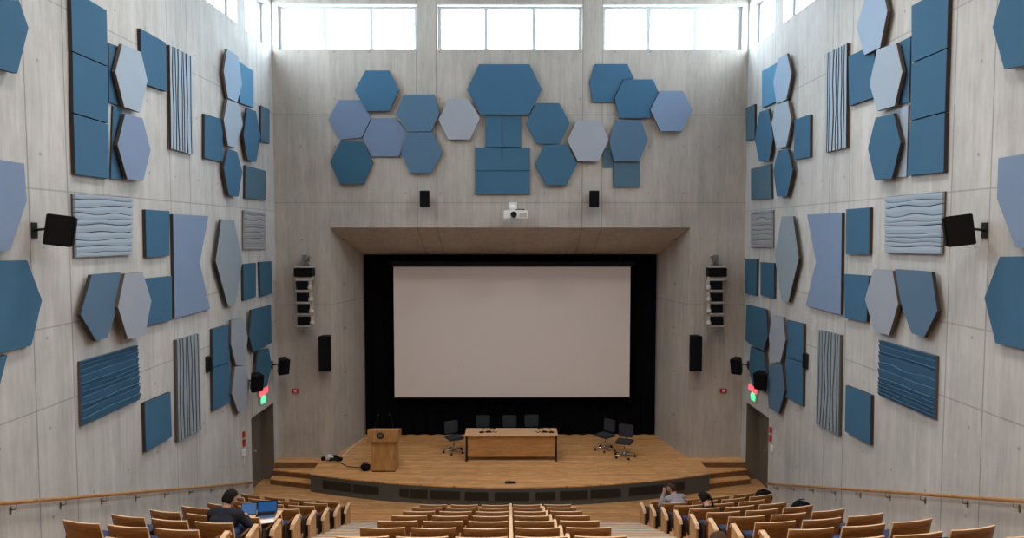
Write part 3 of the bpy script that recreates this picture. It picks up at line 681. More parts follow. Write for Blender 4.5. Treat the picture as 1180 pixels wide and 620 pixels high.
def groove_face(side, quad, t0, t1, mode, seed):
    """face with irregular wavy ridges; quad corners TL, TR, BR, BL in wall coordinates"""
    rnd = random.Random(seed); TL, TR, BR, BL = quad
    if side == 'R' and mode == 'vr': TL, TR, BR, BL = TR, TL, BL, BR
    def P(a, b):  # a across left->right, b down
        top = (TL[0] + (TR[0] - TL[0]) * a, TL[1] + (TR[1] - TL[1]) * a); bot = (BL[0] + (BR[0] - BL[0]) * a, BL[1] + (BR[1] - BL[1]) * a)
        return (top[0] + (bot[0] - top[0]) * b, top[1] + (bot[1] - top[1]) * b)
    n = {'vr': 8, 'hr': 10, 'hr2': 11}[mode]
    cuts = [0]
    for i in range(n): cuts.append(cuts[-1] + rnd.uniform(.55, 1.5))
    cuts = [c / cuts[-1] for c in cuts]
    nt_ = 26; ph = [(rnd.uniform(0, 6.3), rnd.uniform(.7, 1.6), rnd.uniform(.08, .26) if mode != 'hr2' else rnd.uniform(.05, .18)) for _ in cuts]
    def cut(i, t):
        if i in (0, n): return cuts[i]
        gap = min(cuts[i] - cuts[i - 1], cuts[i + 1] - cuts[i])
        return cuts[i] + gap * ph[i][2] * math.sin(ph[i][0] + t * 6.28 * ph[i][1])
    bm = BM(); rows = []
    for q in range(nt_ + 1):
        t = q / nt_; row = []
        for i in range(n):
            a, b = cut(i, t), cut(i + 1, t)
            if mode == 'hr2': prof = [(0, 1.0), (.35, .72), (.8, .38), (.97, .18)]
            elif mode == 'vr': prof = [(0, .0), (.10, .0), (.13, 1.0), (.6, 1.0), (.88, .80), (.98, .72)]
            else: prof = [(0, .0), (.075, .0), (.09, .95), (.5, 1.0), (.90, .86), (.99, .80)]
            for f, h in prof:
                sxy = a + (b - a) * f
                p = P(t, sxy) if mode != 'vr' else P(sxy, t)
                row.append(to3(side, p[0], p[1], t0 + (t1 - t0) * h))
        e = 1.0; p = P(t, e) if mode != 'vr' else P(e, t); row.append(to3(side, p[0], p[1], t0 + (t1 - t0) * .3))
        rows.append([bm.verts.new(v) for v in row])
    for r0, r1 in zip(rows, rows[1:]):
        for i in range(len(r0) - 1):
            f = bm.faces.new((r0[i], r0[i + 1], r1[i + 1], r1[i]))
            if mode != 'hr2' and i % 6 in (0, 1, 5): f.material_index = 1
    # skirt down to the backing
    loop = rows[0] + [r[-1] for r in rows[1:]] + rows[-1][-2::-1] + [r[0] for r in rows[-2:0:-1]]
    low = []
    for v in loop:
        c = v.co.copy()
        if side == 'F': c.y = YF - t0 + .0005
        else: c.x = (-1 if side == 'L' else 1) * (W - t0 + .0005)
        low.append(bm.verts.new(c))
    for i in range(len(loop)):
        j = (i + 1) % len(loop); bm.faces.new((loop[i], loop[j], low[j], low[i]))
    bm.faces.new(low)
    return bm
for idx, (side, mat, lv, label, pts) in enumerate(PANELS):
    d0, d1 = LV[lv]
    nrm = to3(side, 0, 0, 1) - to3(side, 0, 0, 0)
    grp = {'L': 'acoustic panels on the left wall', 'R': 'acoustic panels on the right wall', 'F': 'acoustic panels over the stage'}[side]
    cu_ = sum(p[0] for p in pts) / len(pts); cz_ = sum(p[1] for p in pts) / len(pts)
    base = to3(side, cu_, cz_, 0)
    t = thing('acoustic_panel', label, 'acoustic panel', base, group=grp)
    def local(bm):
        for v in bm.verts: v.co -= base
        return bm
    bm = BM(); skin_ = .006
    if lv in ('vr', 'hr', 'hr2'):
        prism(bm, [to3(side, u, z, d0) for u, z in pts], nrm * (d1 - d0 - .04)); obj('backing_board', local(bm), 'side_brown', t)
        fb = groove_face(side, pts, d1 - .04, d1, lv, idx); obj('felt_face', local(fb), ['felt_' + mat, 'groove_grey' if mat in ('steel', 'lgrey') else 'side'], t)
        continue
    prism(bm, [to3(side, u, z, d0) for u, z in pts], nrm * (d1 - d0 - skin_))
    edge = 'side_brown' if mat in ('pale', 'sky', 'grey', 'lgrey') else 'side'
    obj('panel_core', local(bm), edge, t)
    bm = BM(); prism(bm, [to3(side, u, z, d1 - skin_) for u, z in shrink(pts, .002)], nrm * skin_); obj('felt_face', local(bm), 'felt_' + mat, t)
    if lv in ('r', 'r2'):
        bm = BM(); h = .06
        q = [(cu_ - h, cz_ - h), (cu_ + h, cz_ - h), (cu_ + h, cz_ + h), (cu_ - h, cz_ + h)]
        prism(bm, [to3(side, u, z, .001) for u, z in q], nrm * (d0 - .002)); obj('mounting_block', local(bm), 'side', t)

# ---------------------------------------------------------------- loudspeakers
def wall_speaker(label, loc, rz, sx, sy, sz, s, arm, tilt=0, grp=None):
    """tapered box on a bracket; loc = cabinet centre; s = direction of the wall in world x"""
    t = thing('wall_speaker', label, 'loudspeaker', loc, group=grp)
    R = Matrix.Rotation(rz, 4, 'Z') @ Matrix.Rotation(tilt, 4, 'X')
    bm = BM(); prism(bm, [(-sx / 2, -sy / 2, -sz / 2), (sx / 2, -sy / 2, -sz / 2), (sx * .32, sy / 2, -sz * .5), (-sx * .32, sy / 2, -sz * .5)], (0, 0, sz))
    bmesh.ops.bevel(bm, geom=bm.edges[:], offset=.012, segments=2, affect='EDGES'); bmesh.ops.transform(bm, matrix=R, verts=bm.verts[:]); obj('cabinet', bm, 'black', t)
    bm = BM(); box(bm, -sx / 2 + .02, sx / 2 - .02, -sy / 2 - .012, -sy / 2 - .001, -sz / 2 + .02, sz / 2 - .02, bev=.004); bmesh.ops.transform(bm, matrix=R, verts=bm.verts[:]); obj('front_grille', bm, 'cloth_black', t)
    bm = BM(); q = R @ Vector((0, sy / 2, 0)); e = Vector((arm[0], arm[1], 0))
    tube(bm, [q - (q.normalized() * .02), q.lerp(e, .5), e], .018, 8)
    if s: box(bm, *sorted((e.x, e.x - s * .012)), e.y - .06, e.y + .06, -.11, .11)
    else: box(bm, e.x - .05, e.x + .05, e.y - .012, e.y, -.08, .08)
    obj('bracket', bm, 'metal_dark', t); return t
wall_speaker('black angled loudspeaker on a bracket beside the wavy pale panel, left wall', (-6.30, 9.62, 6.99), math.radians(118), .36, .34, .43, -1, (-W + 6.30 + .002, -.02), math.radians(8))
wall_speaker('black angled loudspeaker on a bracket beside the wavy pale panel, right wall', (6.30, 9.62, 6.99), math.radians(-118), .36, .34, .43, 1, (W - 6.30 - .002, -.02), math.radians(8))
wall_speaker('small black loudspeaker overlapping the dark blue hexagons, nearer of two by left exit sign', (-6.36, 17.0, 3.22), math.radians(40), .30, .26, .44, -1, (-W + 6.36 + .002, .12), math.radians(14))
wall_speaker('small black loudspeaker on the left wall right in the front corner', (-6.30, 18.85, 3.27), math.radians(40), .30, .26, .44, -1, (-W + 6.30 + .002, .12), math.radians(14))
wall_speaker('small black loudspeaker overlapping the dark blue hexagons, nearer of two by right exit sign', (6.36, 17.2, 3.22), math.radians(-40), .30, .26, .44, 1, (W - 6.36 - .002, .12), math.radians(14))
wall_speaker('small black loudspeaker on the right wall right in the front corner', (6.30, 18.85, 3.27), math.radians(-40), .30, .26, .44, 1, (W - 6.30 - .002, .12), math.radians(14))
for x, nm_ in ((-2.37, 'left'), (2.325, 'right')):
    wall_speaker('small upright black loudspeaker to the %s of the projector' % nm_, (x, 19.16, 7.89), 0, .28, .24, .46, 0, (0, YF - 19.16 - .001), grp='small loudspeakers beside the projector')
for x, nm_ in ((-5.19, 'left'), (5.2, 'right')):
    wall_speaker('tall black column loudspeaker on the wall %s of the stage opening' % nm_, (x, 19.16, 3.57), 0, .35, .30, 1.0, 0, (0, YF - 19.16 - .001), grp='column loudspeakers either side of the stage')
for s, nm_ in ((-1, 'left'), (1, 'right')):
    cx = s * 5.755 if s > 0 else -5.74
    t = thing('line_array_speaker', 'hanging stack of five black speaker boxes in pale brackets, %s of stage' % nm_, 'loudspeaker', (cx, 19.1, 0), group='speaker stacks either side of the stage')
    for i, (z0, z1, hw, off) in enumerate([(5.74, 5.98, .255, 0), (5.38, 5.615, .165, -.035), (5.05, 5.285, .165, -.02), (4.73, 4.965, .165, -.01), (4.39, 4.625, .175, 0)]):
        bm = BM(); o_ = -s * 0 + off * 1
        box(bm, o_ - hw, o_ + hw, -.16, .16, z0, z1, bev=.012); c = obj('cabinet', bm, 'black', t)
        bm = BM(); box(bm, o_ - hw + .015, o_ + hw - .015, -.172, -.161, z0 + .02, z1 - .02); obj('grille', bm, 'cloth_black', c)
        if i:
            b = BM(); box(b, o_ - hw - .03, o_ + hw + .03, -.15, .12, z0 - .055, z0 - .01, bev=.006); box(b, o_ - hw - .02, o_ + hw + .02, -.13, .10, z1 + .01, z1 + .03)
            lathe(b, (-s * (hw + .05) + o_, -.10, (z0 + z1) / 2 - .07), [(.0, -.05), (.06, -.05), (.075, 0), (.06, .05), (.0, .05)], 14, axis='y')
            box(b, *sorted((-s * (hw + .01) + o_, -s * (hw + .05) + o_)), -.1, .1, z0 - .04, z1 + .02)
            obj('bracket', b, 'offwhite', t)
        else:
            b = BM(); box(b, -hw - .01, hw + .01, -.15, .14, z1 + .01, z1 + .035); box(b, -hw + .03, hw - .03, -.12, .12, z0 - .10, z0 - .015); obj('top_plate', b, 'offwhite', t)
    b = BM()
    for a in (-.2, .2): tube(b, [(a, .0, 6.0), (0, .05, 6.24)], .010, 6)
    box(b, -.06, .06, .0, .10, 6.18, 6.34); box(b, -.08, .08, .10, .318, 6.22, 6.30); obj('hoist_bracket', b, 'steel', t)
    b = BM(); box(b, -.03, .03, .22, .30, 4.35, 6.2); box(b, -.05, .05, .29, .318, 4.3, 6.25)
    for z in (5.86, 5.5, 5.17, 4.85, 4.51): box(b, -.03, .03, .14, .23, z - .03, z + .03)
    obj('spine', b, 'steel', t)

# projector on the header
t = thing('projector', 'white video projector mounted on the concrete header above the screen', 'projector', (.15, 18.9, 7.45))
bm = BM(); box(bm, -.33, .33, -.22, .22, -.12, .12, bev=.02); obj('body', bm, 'white', t)
bm = BM(); lathe(bm, (-.055, -.225, 0), [(.0, .0), (.085, 0), (.085, -.04), (.06, -.045), (.055, -.02), (.0, -.02)], 24, axis='y'); obj('lens', bm, 'black', t)
bm = BM(); box(bm, .1, .3, -.226, -.2205, -.07, .05); obj('vent', bm, 'offwhite', t)
bm = BM(); ball(bm, (-.08, -.02, .2), .10, (1.1, 1, .8)); box(bm, -.14, -.02, -.05, .05, .11, .2); tube(bm, [(-.08, .0, .2), (-.08, .5, .24)], .03); box(bm, -.2, .04, .505, .519, .12, .36)
obj('mount', bm, 'white', t)
bm = BM(); tube(bm, [(-.02, .05, .13), (.1, .02, .15), (.22, .05, .14), (.24, .3, .16), (.2, .51, .16)], .012, 8); obj('cable', bm, 'black', t)

# exit signs, call points, wall boxes
for s, nmb in ((-1, 'left'), (1, 'right')):
    yy = 18.12 if s < 0 else 18.40
    t = thing('exit_sign', 'lit red and green exit sign above the %s side door' % nmb, 'exit sign', (s * (W - .045), yy, 2.6), group='exit signs above the side doors')
    f = -s
    bm = BM(); prism(bm, [(f * .014, -.30, .04), (f * .014, .30, .04), (f * .014, .30, .20), (f * .014, -.30, .20)], (f * .012, 0, 0)); obj('red_lit_panel', bm, 'exit_red', t)
    bm = BM(); prism(bm, [(f * .014, -.16, -.19), (f * .014, .12, -.19), (f * .014, .16, -.06), (f * .014, .06, .02), (f * .014, -.14, .02), (f * .014, -.2, -.08)], (f * .012, 0, 0)); obj('green_lit_symbol', bm, 'exit_green', t)
    bm = BM(); box(bm, *sorted((-f * .04, f * .013)), -.31, .31, .035, .205); box(bm, *sorted((-f * .04, f * .013)), -.22, .18, -.2, .035); obj('housing', bm, 'offwhite', t)
    t2 = thing('fire_call_point', 'small red fire alarm fitting on the wall beside the %s side door' % nmb, 'alarm', (s * (W - .001), 16.82 if s < 0 else 17.18, 1.85), group='red fittings beside the side doors')
    bm = BM(); box(bm, *sorted((0, -s * .05)), -.045, .045, .02, .17, bev=.008); obj('alarm_head', bm, 'red', t2)
    bm = BM(); box(bm, *sorted((0, -s * .055)), -.04, .04, -.20, -.03, bev=.008); obj('call_box', bm, 'red', t2)
    t3 = thing('wall_box', 'small white box with a cable below the red alarm, %s wall' % nmb, 'wall box', (s * (W - .001), 16.78 if s < 0 else 17.08, 1.42), group='white boxes below the red alarms')
    bm = BM(); box(bm, *sorted((0, -s * .05)), -.07, .07, 0, .16, bev=.01); obj('box_body', bm, 'white', t3)
    bm = BM(); tube(bm, [(-s * .02, .02, 0), (-s * .02, .02, -.2), (-s * .02, .0, -.28)], .012, 8); obj('cable', bm, 'white', t3)
    t4 = thing('fire_strobe', 'small red alarm strobe on the front wall %s of the stage' % nmb, 'alarm', (s * 6.14 if s < 0 else 6.10, YF - .001, 2.44), group='red strobes on the front wall')
    bm = BM(); box(bm, -.10, .10, -.04, 0, -.06, .06, bev=.008); obj('strobe_body', bm, 'red', t4)
    bm = BM(); box(bm, -.035, .035, -.052, -.041, -.03, .03, bev=.004); obj('lens', bm, 'white', t4)
    t5 = thing('wall_sconce', 'small dark grey box beside the tall blue pair, %s wall' % nmb, 'wall box', (s * (W - .001), 14.9 if s < 0 else 15.2, 4.1), group='dark grey boxes on side walls')
    bm = BM(); box(bm, *sorted((0, -s * .07)), -.08, .08, -.19, .16, bev=.01); obj('box_body', bm, 'metal_dark', t5)
    bm = BM(); box(bm, *sorted((-s * .071, -s * .08)), -.07, .07, -.17, .14); obj('cover', bm, 'cloth_black', t5)
bm = BM(); box(bm, 5.55, 5.83, YF - .012, YF - .001, 2.32, 2.62, bev=.003); o = obj('blank_wall_plate', bm, 'offwhite'); tag(o, 'pale square plate on the front wall beside the right red strobe', 'wall plate')

# added ceiling lamps, put in to light the room (above the frame)
for i, (x, y) in enumerate(FILL_LAMPS):
    t = thing('added_ceiling_light', 'added square ceiling light panel over the seats', 'light', (x, y, ZC - .002), group='added ceiling lights over the seats')
    bm = BM(); box(bm, -.6, .6, -.6, .6, -.10, 0); obj('housing', bm, 'offwhite', t)
    bm = BM(); box(bm, -.55, .55, -.55, .55, -.112, -.101); obj('diffuser', bm, 'diffuser', t)

# ---------------------------------------------------------------- things on the stage
# lectern
t = thing('lectern', 'wooden lectern with a round dark emblem at the left of the stage', 'lectern', (-3.42, 18.2, ZS), 0)
bm = BM(); box(bm, -.33, .33, .0, .46, .03, .84, bev=.01); obj('body', bm, 'lectern_wood', t)
bm = BM(); box(bm, -.31, .31, .02, .44, .001, .03); obj('plinth', bm, 'black', t)
bm = BM(); prism(bm, [(-.415, -.07, .84), (-.415, .48, .84), (-.415, .48, 1.06), (-.415, .42, 1.07), (-.415, -.04, 1.19), (-.415, -.07, 1.17)], (.83, 0, 0)); bmesh.ops.bevel(bm, geom=bm.edges[:], offset=.008, segments=2, affect='EDGES')
hd = obj('top_box', bm, 'lectern_wood', t)
bm = BM(); lathe(bm, (-.06, -.071, 1.02), [(.0, 0), (.09, 0), (.09, -.012), (.07, -.016), (.0, -.016)], 28, axis='y'); em = obj('emblem', bm, 'metal_dark', hd)
bm = BM()
for k in range(12):
    a = k * PI / 6; tube(bm, [(-.06 + .035 * math.cos(a), -.090, 1.02 + .035 * math.sin(a)), (-.06 + .06 * math.cos(a), -.090, 1.02 + .06 * math.sin(a))], .004, 6)
lathe(bm, (-.06, -.088, 1.02), [(.0, 0), (.022, 0), (.022, -.004), (.0, -.004)], 16, axis='y'); obj('emblem_relief', bm, 'steel', hd)
for x0, x1 in ((-.30, -.17), (.24, .17)):
    bm = BM(); tube(bm, [(x0, .25, 1.10), (x0 + (x1 - x0) * .5, .24, 1.30), (x1 * .9, .2, 1.52), (x1 * .85, .12, 1.55)], .006, 6); tube(bm, [(x1 * .85, .12, 1.55), (x1 * .85, .06, 1.55)], .012, 8); obj('gooseneck_microphone', bm, 'metal_dark', t)

# conference table
t = thing('conference_table', 'long wooden conference table with a modesty panel at centre stage', 'table', (.03, 19.05, ZS))
bm = BM(); box(bm, -1.32, 1.32, 0, .74, .715, .745, bev=.005); obj('tabletop', bm, 'desk_top', t)
bm = BM(); box(bm, -1.235, 1.235, .06, .08, .12, .69); obj('modesty_panel', bm, 'desk_wood', t)
for s in (-1, 1):
    bm = BM(); box(bm, s * 1.27 - .025, s * 1.27 + .025, .04, .09, .03, .714); box(bm, s * 1.27 - .025, s * 1.27 + .025, .62, .67, .03, .714); box(bm, s * 1.27 - .03, s * 1.27 + .03, .0, .72, .001, .03)
    box(bm, s * 1.27 - .02, s * 1.27 + .02, .09, .62, .66, .714); obj('leg_frame', bm, 'metal_dark', t)
bm = BM(); box(bm, -1.24, 1.24, .35, .38, .06, .10); obj('stretcher', bm, 'metal_dark', t)
for cx, lab, k in ((-.62, 'black microphones and coiled cable lying at the left end of the table', 1), (.98, 'black microphones and cable lying at the right end of the table', -1)):
    t = thing('table_microphones', lab, 'microphone', (cx, 19.35, ZS + .746), group='microphones on the conference table')
    bm = BM(); lathe(bm, (-.2 * k, 0, 0), [(.0, .0), (.075, 0), (.07, .02), (.02, .03), (0, .03)], 18); tube(bm, [(-.2 * k, 0, .03), (-.15 * k, 0, .12), (-.05 * k, -.03, .15)], .008, 8); ball(bm, (-.04 * k, -.03, .15), .022); obj('desk_microphone', bm, 'black', t)
    bm = BM(); lathe(bm, (0, .05, 0), [(.0, .0), (.075, 0), (.07, .02), (.02, .03), (0, .03)], 18); tube(bm, [(0, .05, .03), (.06 * k, .05, .10), (.16 * k, .02, .11)], .008, 8); ball(bm, (.17 * k, .02, .11), .022); obj('desk_microphone', bm, 'black', t)
    bm = BM(); tube(bm, [(-.25 * k + .5 * k * i / 30, .06 * math.sin(i * .9), .008 + .012 * (i % 3 == 1)) for i in range(31)], .008, 6); obj('cable', bm, 'black', t)
bm = BM(); box(bm, -.14, .15, 17.33, 17.47, ZS + .0005, ZS + .02, bev=.006); box(bm, -.09, .10, 17.36, 17.44, ZS + .02, ZS + .035, bev=.004); o = obj('floor_socket', bm, 'metal_dark'); tag(o, 'dark metal floor socket near the front edge of the stage', 'socket')

# swivel chairs
def make_chair():
    t = thing('swivel_chair', 'chair', 'chair')
    # backrest: rounded pad standing behind the seat; seat faces -y
    bm = BM(); box(bm, -.22, .22, .20, .25, .52, .90, bev=.03)
    for v in bm.verts: v.co.y += .05 * (v.co.z - .52) - .10 * (v.co.x / .22) ** 2 * .4; v.co.x *= 1 - .12 * max(0, (.62 - v.co.z) / .1) * .5
    obj('backrest', bm, 'chair_cloth', t)
    bm = BM(); box(bm, -.24, .24, -.25, .20, .42, .49, bev=.03); obj('seat', bm, 'chair_cloth', t)
    bm = BM(); tube(bm, [(0, .10, .40), (0, .26, .42), (0, .28, .55), (0, .26, .68)], .018, 8); obj('back_stem', bm, 'metal_dark', t)
    bm = BM(); tube(bm, [(0, 0, .10), (0, 0, .27)], .026, 12); tube(bm, [(0, 0, .26), (0, 0, .42)], .015, 12); box(bm, -.1, .1, -.1, .1, .40, .42); obj('gas_lift', bm, 'chrome', t)
    bm = BM(); lathe(bm, (0, 0, .08), [(0, -.02), (.04, -.02), (.045, .02), (.03, .05), (0, .05)], 16)
    for k in range(5):
        a = 2 * PI * k / 5 + .3; tube(bm, [(0, 0, .10), (.3 * math.cos(a), .3 * math.sin(a), .075)], .022, 8, r1=.014)
    b = obj('star_base', bm, 'chrome', t)
    for k in range(5):
        a = 2 * PI * k / 5 + .3; c = BM(); x, y = .3 * math.cos(a), .3 * math.sin(a)
        for d in (-.016, .016):
            q = Vector((x, y, .031)); n = Vector((-math.sin(a), math.cos(a), 0)) * d
            tube(c, [q + n - n.normalized() * .009, q + n + n.normalized() * .009], .03, 12)
        tube(c, [(x, y, .031), (x, y, .072)], .008, 6); obj('castor', c, 'black', b)
    return t
ch = make_chair(); G = 'black swivel chairs on the stage'
def setc(o, loc, rz, label): o.location = loc; o.rotation_euler = (0, 0, rz); o['label'] = label; o['group'] = G
setc(ch, (-1.66, 19.85, ZS), math.radians(28), 'black swivel chair standing free to the left of the table')
for loc, rz, lab in [((-.83, 20.45, ZS), 0, 'black swivel chair behind the table, leftmost of three'), ((-.04, 20.45, ZS), math.radians(-4), 'black swivel chair behind the table, middle of three'),
                     ((.67, 20.5, ZS), math.radians(5), 'black swivel chair behind the table, rightmost of three'),
                     ((2.82, 20.05, ZS), math.radians(-48), 'black swivel chair right of the table, rear one of the turned pair'), ((3.29, 19.45, ZS), math.radians(-22), 'black swivel chair right of the table, front one of the turned pair')]:
    dup(ch, loc, rz, lab, G)

# bag, cable coils and cables by the lectern
t = thing('cable_pile', 'tangle of black and white cables and adapters on stage by the left wall', 'cables', (-5.0, 19.15, ZS))
bm = BM(); rr = random.Random(3)
tube(bm, [(.22 * math.cos(i * .7) * (1 - i / 90), .12 * math.sin(i * .7), .02 + .004 * i * .4 + .03 * rr.random()) for i in range(50)], .012, 6); obj('black_cable_coil', bm, 'black', t)
bm = BM(); tube(bm, [(-.12 + .10 * math.cos(i * .8), -.02 + .07 * math.sin(i * .8), .03 + .004 * i) for i in range(30)], .012, 6); box(bm, -.18, -.06, -.05, .04, .10, .17, bev=.01); obj('white_cable_coil', bm, 'white', t)
bm = BM(); box(bm, .05, .24, -.08, .06, .002, .09, bev=.02); box(bm, -.36, -.26, -.05, .05, .002, .11, bev=.02); obj('adapter', bm, 'black', t)
bm = BM(); z = ZS + .012
tube(bm, [(-4.86, 19.02, z), (-4.7, 18.85, z), (-4.5, 18.62, z), (-4.25, 18.55, z), (-3.95, 18.52, z), (-3.86, 18.45, z)], .010, 6); o = obj('floor_cable', bm, 'black'); tag(o, 'black cable running over the stage from the cable tangle to the lectern', 'cable')
bm = BM(); tube(bm, [(-4.85, 19.40, z), (-4.78, 20.2, z), (-4.66, 20.95, z), (-4.55, 21.3, z)], .012, 6); o = obj('floor_cable', bm, 'white'); tag(o, 'pale cable running along the foot of the flared wall to the curtain', 'cable')
bm = BM(); tube(bm, [(-4.1, 18.62, z), (-3.95, 18.70, z), (-3.75, 18.66, z)], .008, 6); o = obj('floor_cable', bm, 'black'); tag(o, 'short black cable loop behind the dark bag at the lectern foot', 'cable')
t = thing('equipment_bag', 'small dark bag slumped on the stage against the lectern', 'bag', (-3.93, 18.3, ZS + .002))
bm = BM(); ball(bm, (0, 0, .10), .14, (1.0, .8, .70), sub=3)
for v in bm.verts: v.co += Vector((noise.noise(v.co * 9), noise.noise(v.co * 9 + Vector((3, 1, 0))), 0)) * .03; v.co.z = max(0.0, v.co.z)
obj('bag_body', bm, 'cloth_black', t); bm = BM(); tube(bm, [(-.08, 0, .17), (-.04, 0, .24), (.04, 0, .24), (.08, 0, .17)], .010, 6); obj('bag_handle', bm, 'black', t)

# ---------------------------------------------------------------- people
def head_mesh(bm, c, R, s=1.0):
    g = bmesh.ops.create_icosphere(bm, subdivisions=4, radius=1)
    for v in g['verts']:
        p = v.co.normalized(); x, y, z = p
        q = Vector((x * .076, y * .094, z * .115))
        if z < 0: q.x *= 1 - .28 * (-z) ** 1.3; q.y *= 1 - .10 * (-z)
        def bump(cx, cz, r, h, side=1):
            if y * side > 0: return h * math.exp(-((x - cx) ** 2 + (z - cz) ** 2) / (r * r))
            return 0
        q.y += bump(0, -.08, .14, .026) + bump(0, -.22, .10, .016) - bump(.35, .07, .16, .010) - bump(-.35, .07, .16, .010) + bump(0, -.50, .22, .009) - bump(0, -.38, .05, .004) + bump(0, -.72, .25, .010) + bump(0, .26, .5, .004)
        v.co = R @ (q * s) + c
    for e in (-1, 1):
        k = bmesh.ops.create_icosphere(bm, subdivisions=2, radius=1)
        for v in k['verts']: v.co = R @ (Vector((v.co.x * .012 + e * .076, v.co.y * .020 - .004, v.co.z * .032 - .006)) * s) + c
def remesh(o, vs, it=3):
    m = o.modifiers.new('union', 'REMESH'); m.mode = 'VOXEL'; m.voxel_size = vs; m.use_smooth_shade = True
    s = o.modifiers.new('smooth', 'SMOOTH'); s.factor = .5; s.iterations = it
def person(label, loc, rz, top, hair, hairstyle, legs='jeans', lean=.25, look=(0, 0), arms='front', long_hair=False, slump=.08, seat=0):
    """seated figure, hips 0.50 above the floor, facing +y before rz"""
    t = thing('person', label, 'person', loc, rz)
    hip = Vector((0, .0, .53 - seat)); ch_ = Vector((0, .10 + .25 * lean * 1.4, .93 - .10 * lean - slump - seat)); nk = ch_ + Vector((0, .035 + .08 * lean, .105))
    hd = nk + Vector((0, .04 + .06 * lean, .115)); mid = (hip + ch_) / 2 + Vector((0, -.02, 0))
    R = Matrix.Rotation(look[0], 3, 'Z') @ Matrix.Rotation(look[1], 3, 'X')
    sh = [ch_ + Vector((e * .19, 0, .045)) for e in (-1, 1)]
    if arms == 'front': el = [Vector((e * .29, ch_.y + .14, ch_.z - .20)) for e in (-1, 1)]; wr = [Vector((e * .12, ch_.y + .34, ch_.z - .14)) for e in (-1, 1)]
    elif arms == 'face': el = [Vector((-.24, ch_.y + .2, ch_.z - .16)), Vector((.25, ch_.y + .2, ch_.z - .17))]; wr = [Vector((-.12, ch_.y + .26, ch_.z + .05)), Vector((.10, ch_.y + .36, ch_.z - .14))]
    else: el = [Vector((e * .25, ch_.y + .03, ch_.z - .22)) for e in (-1, 1)]; wr = [Vector((e * .14, ch_.y + .24, ch_.z - .28)) for e in (-1, 1)]
    kn = [Vector((e * .12, .44 - seat * .6, .52 - seat * .35)) for e in (-1, 1)]; an = [Vector((e * .12, .42 + seat * .4, .10 - seat * .55)) for e in (-1, 1)]
    def torso(bm, g):
        capsule(bm, hip + Vector((-.07, 0, 0)), hip + Vector((.07, 0, 0)), .115 + g, .115 + g); capsule(bm, hip, mid, .13 + g, .125 + g); capsule(bm, mid, ch_, .125 + g, .13 + g)
        capsule(bm, mid + Vector((-.06, 0, .05)), ch_ + Vector((-.08, 0, -.02)), .095 + g, .11 + g); capsule(bm, mid + Vector((.06, 0, .05)), ch_ + Vector((.08, 0, -.02)), .095 + g, .11 + g)
        for q in sh: capsule(bm, ch_ + Vector((0, 0, .05)), q, .085 + g, .062 + g)
    def arm(bm, g, end=1.0):
        for a, b, c in zip(sh, el, wr): capsule(bm, a, b, .055 + g, .042 + g); capsule(bm, b, b.lerp(c, end), .042 + g, .030 + g)
    bm = BM(); torso(bm, 0); arm(bm, 0)
    capsule(bm, ch_ + Vector((0, .0, .06)), hd + R @ Vector((0, -.02, -.05)), .066, .058)
    head_mesh(bm, hd, R)
    for a, b in zip(kn, an):
        e = 1 if a.x > 0 else -1
        capsule(bm, hip + Vector((e * .09, 0, -.01)), a, .085, .058); capsule(bm, a, b, .055, .038); capsule(bm, b, b + Vector((0, .16, -.055)), .038, .030); capsule(bm, b, b + Vector((0, -.03, -.05)), .035, .032)
    for e, w_, l_ in ((-1, wr[0], el[0]), (1, wr[1], el[1])):
        d = (w_ - l_).normalized(); side = Vector((1, 0, 0)) - d * d.x; side.normalize(); pn = d.cross(side)
        if pn.z > 0: pn = -pn
        pc = w_ + d * .085
        for k in (-1, 0, 1): capsule(bm, w_ + side * k * .014, pc + side * k * .024, .016, .013, 8)
        for k, L in zip((-1.5, -.5, .5, 1.5), (.062, .075, .080, .068) if e > 0 else (.068, .080, .075, .062)):
            r0 = pc + side * k * .019; r1 = r0 + d * L * .5 + pn * .008; r2 = r1 + d * L * .32 + pn * .022
            capsule(bm, r0, r1, .0095, .0088, 8); capsule(bm, r1, r2, .0088, .0078, 8)
        th = w_ + d * .025 - side * e * .018; t1 = th + d * .035 - side * e * .030 + pn * .006; t2 = t1 + d * .032 - side * e * .004 + pn * .008
        capsule(bm, th, t1, .013, .011, 8); capsule(bm, t1, t2, .011, .009, 8)
    o = obj('body', bm, 'skin', t); remesh(o, .006)
    bm = BM(); torso(bm, .014); arm(bm, .013, .97)
    capsule(bm, ch_ + Vector((0, 0, .05)), nk + Vector((0, -.01, -.02)), .082, .068)
    for v in bm.verts: v.co += Vector((noise.noise(v.co * 7), noise.noise(v.co * 7 + Vector((5, 0, 0))), noise.noise(v.co * 7 + Vector((0, 5, 0))))) * .012
    o = obj('top', bm, top, t); remesh(o, .010)
    bm = BM()
    capsule(bm, hip + Vector((-.07, 0, -.01)), hip + Vector((.07, 0, -.01)), .128, .128)
    for a, b in zip(kn, an):
        e = 1 if a.x > 0 else -1
        capsule(bm, hip + Vector((e * .09, 0, -.01)), a, .102, .074); capsule(bm, a, b + Vector((0, 0, .02)), .072, .058)
    o = obj('trousers', bm, legs, t); remesh(o, .010)
    bm = BM()
    for b in an: capsule(bm, b + Vector((0, -.03, -.055)), b + Vector((0, .17, -.062)), .044, .037)
    obj('shoes', bm, 'black', t)
    # hair: shell over the skull, open at the face
    bm = BM(); g = bmesh.ops.create_icosphere(bm, subdivisions=4, radius=1); kill = []
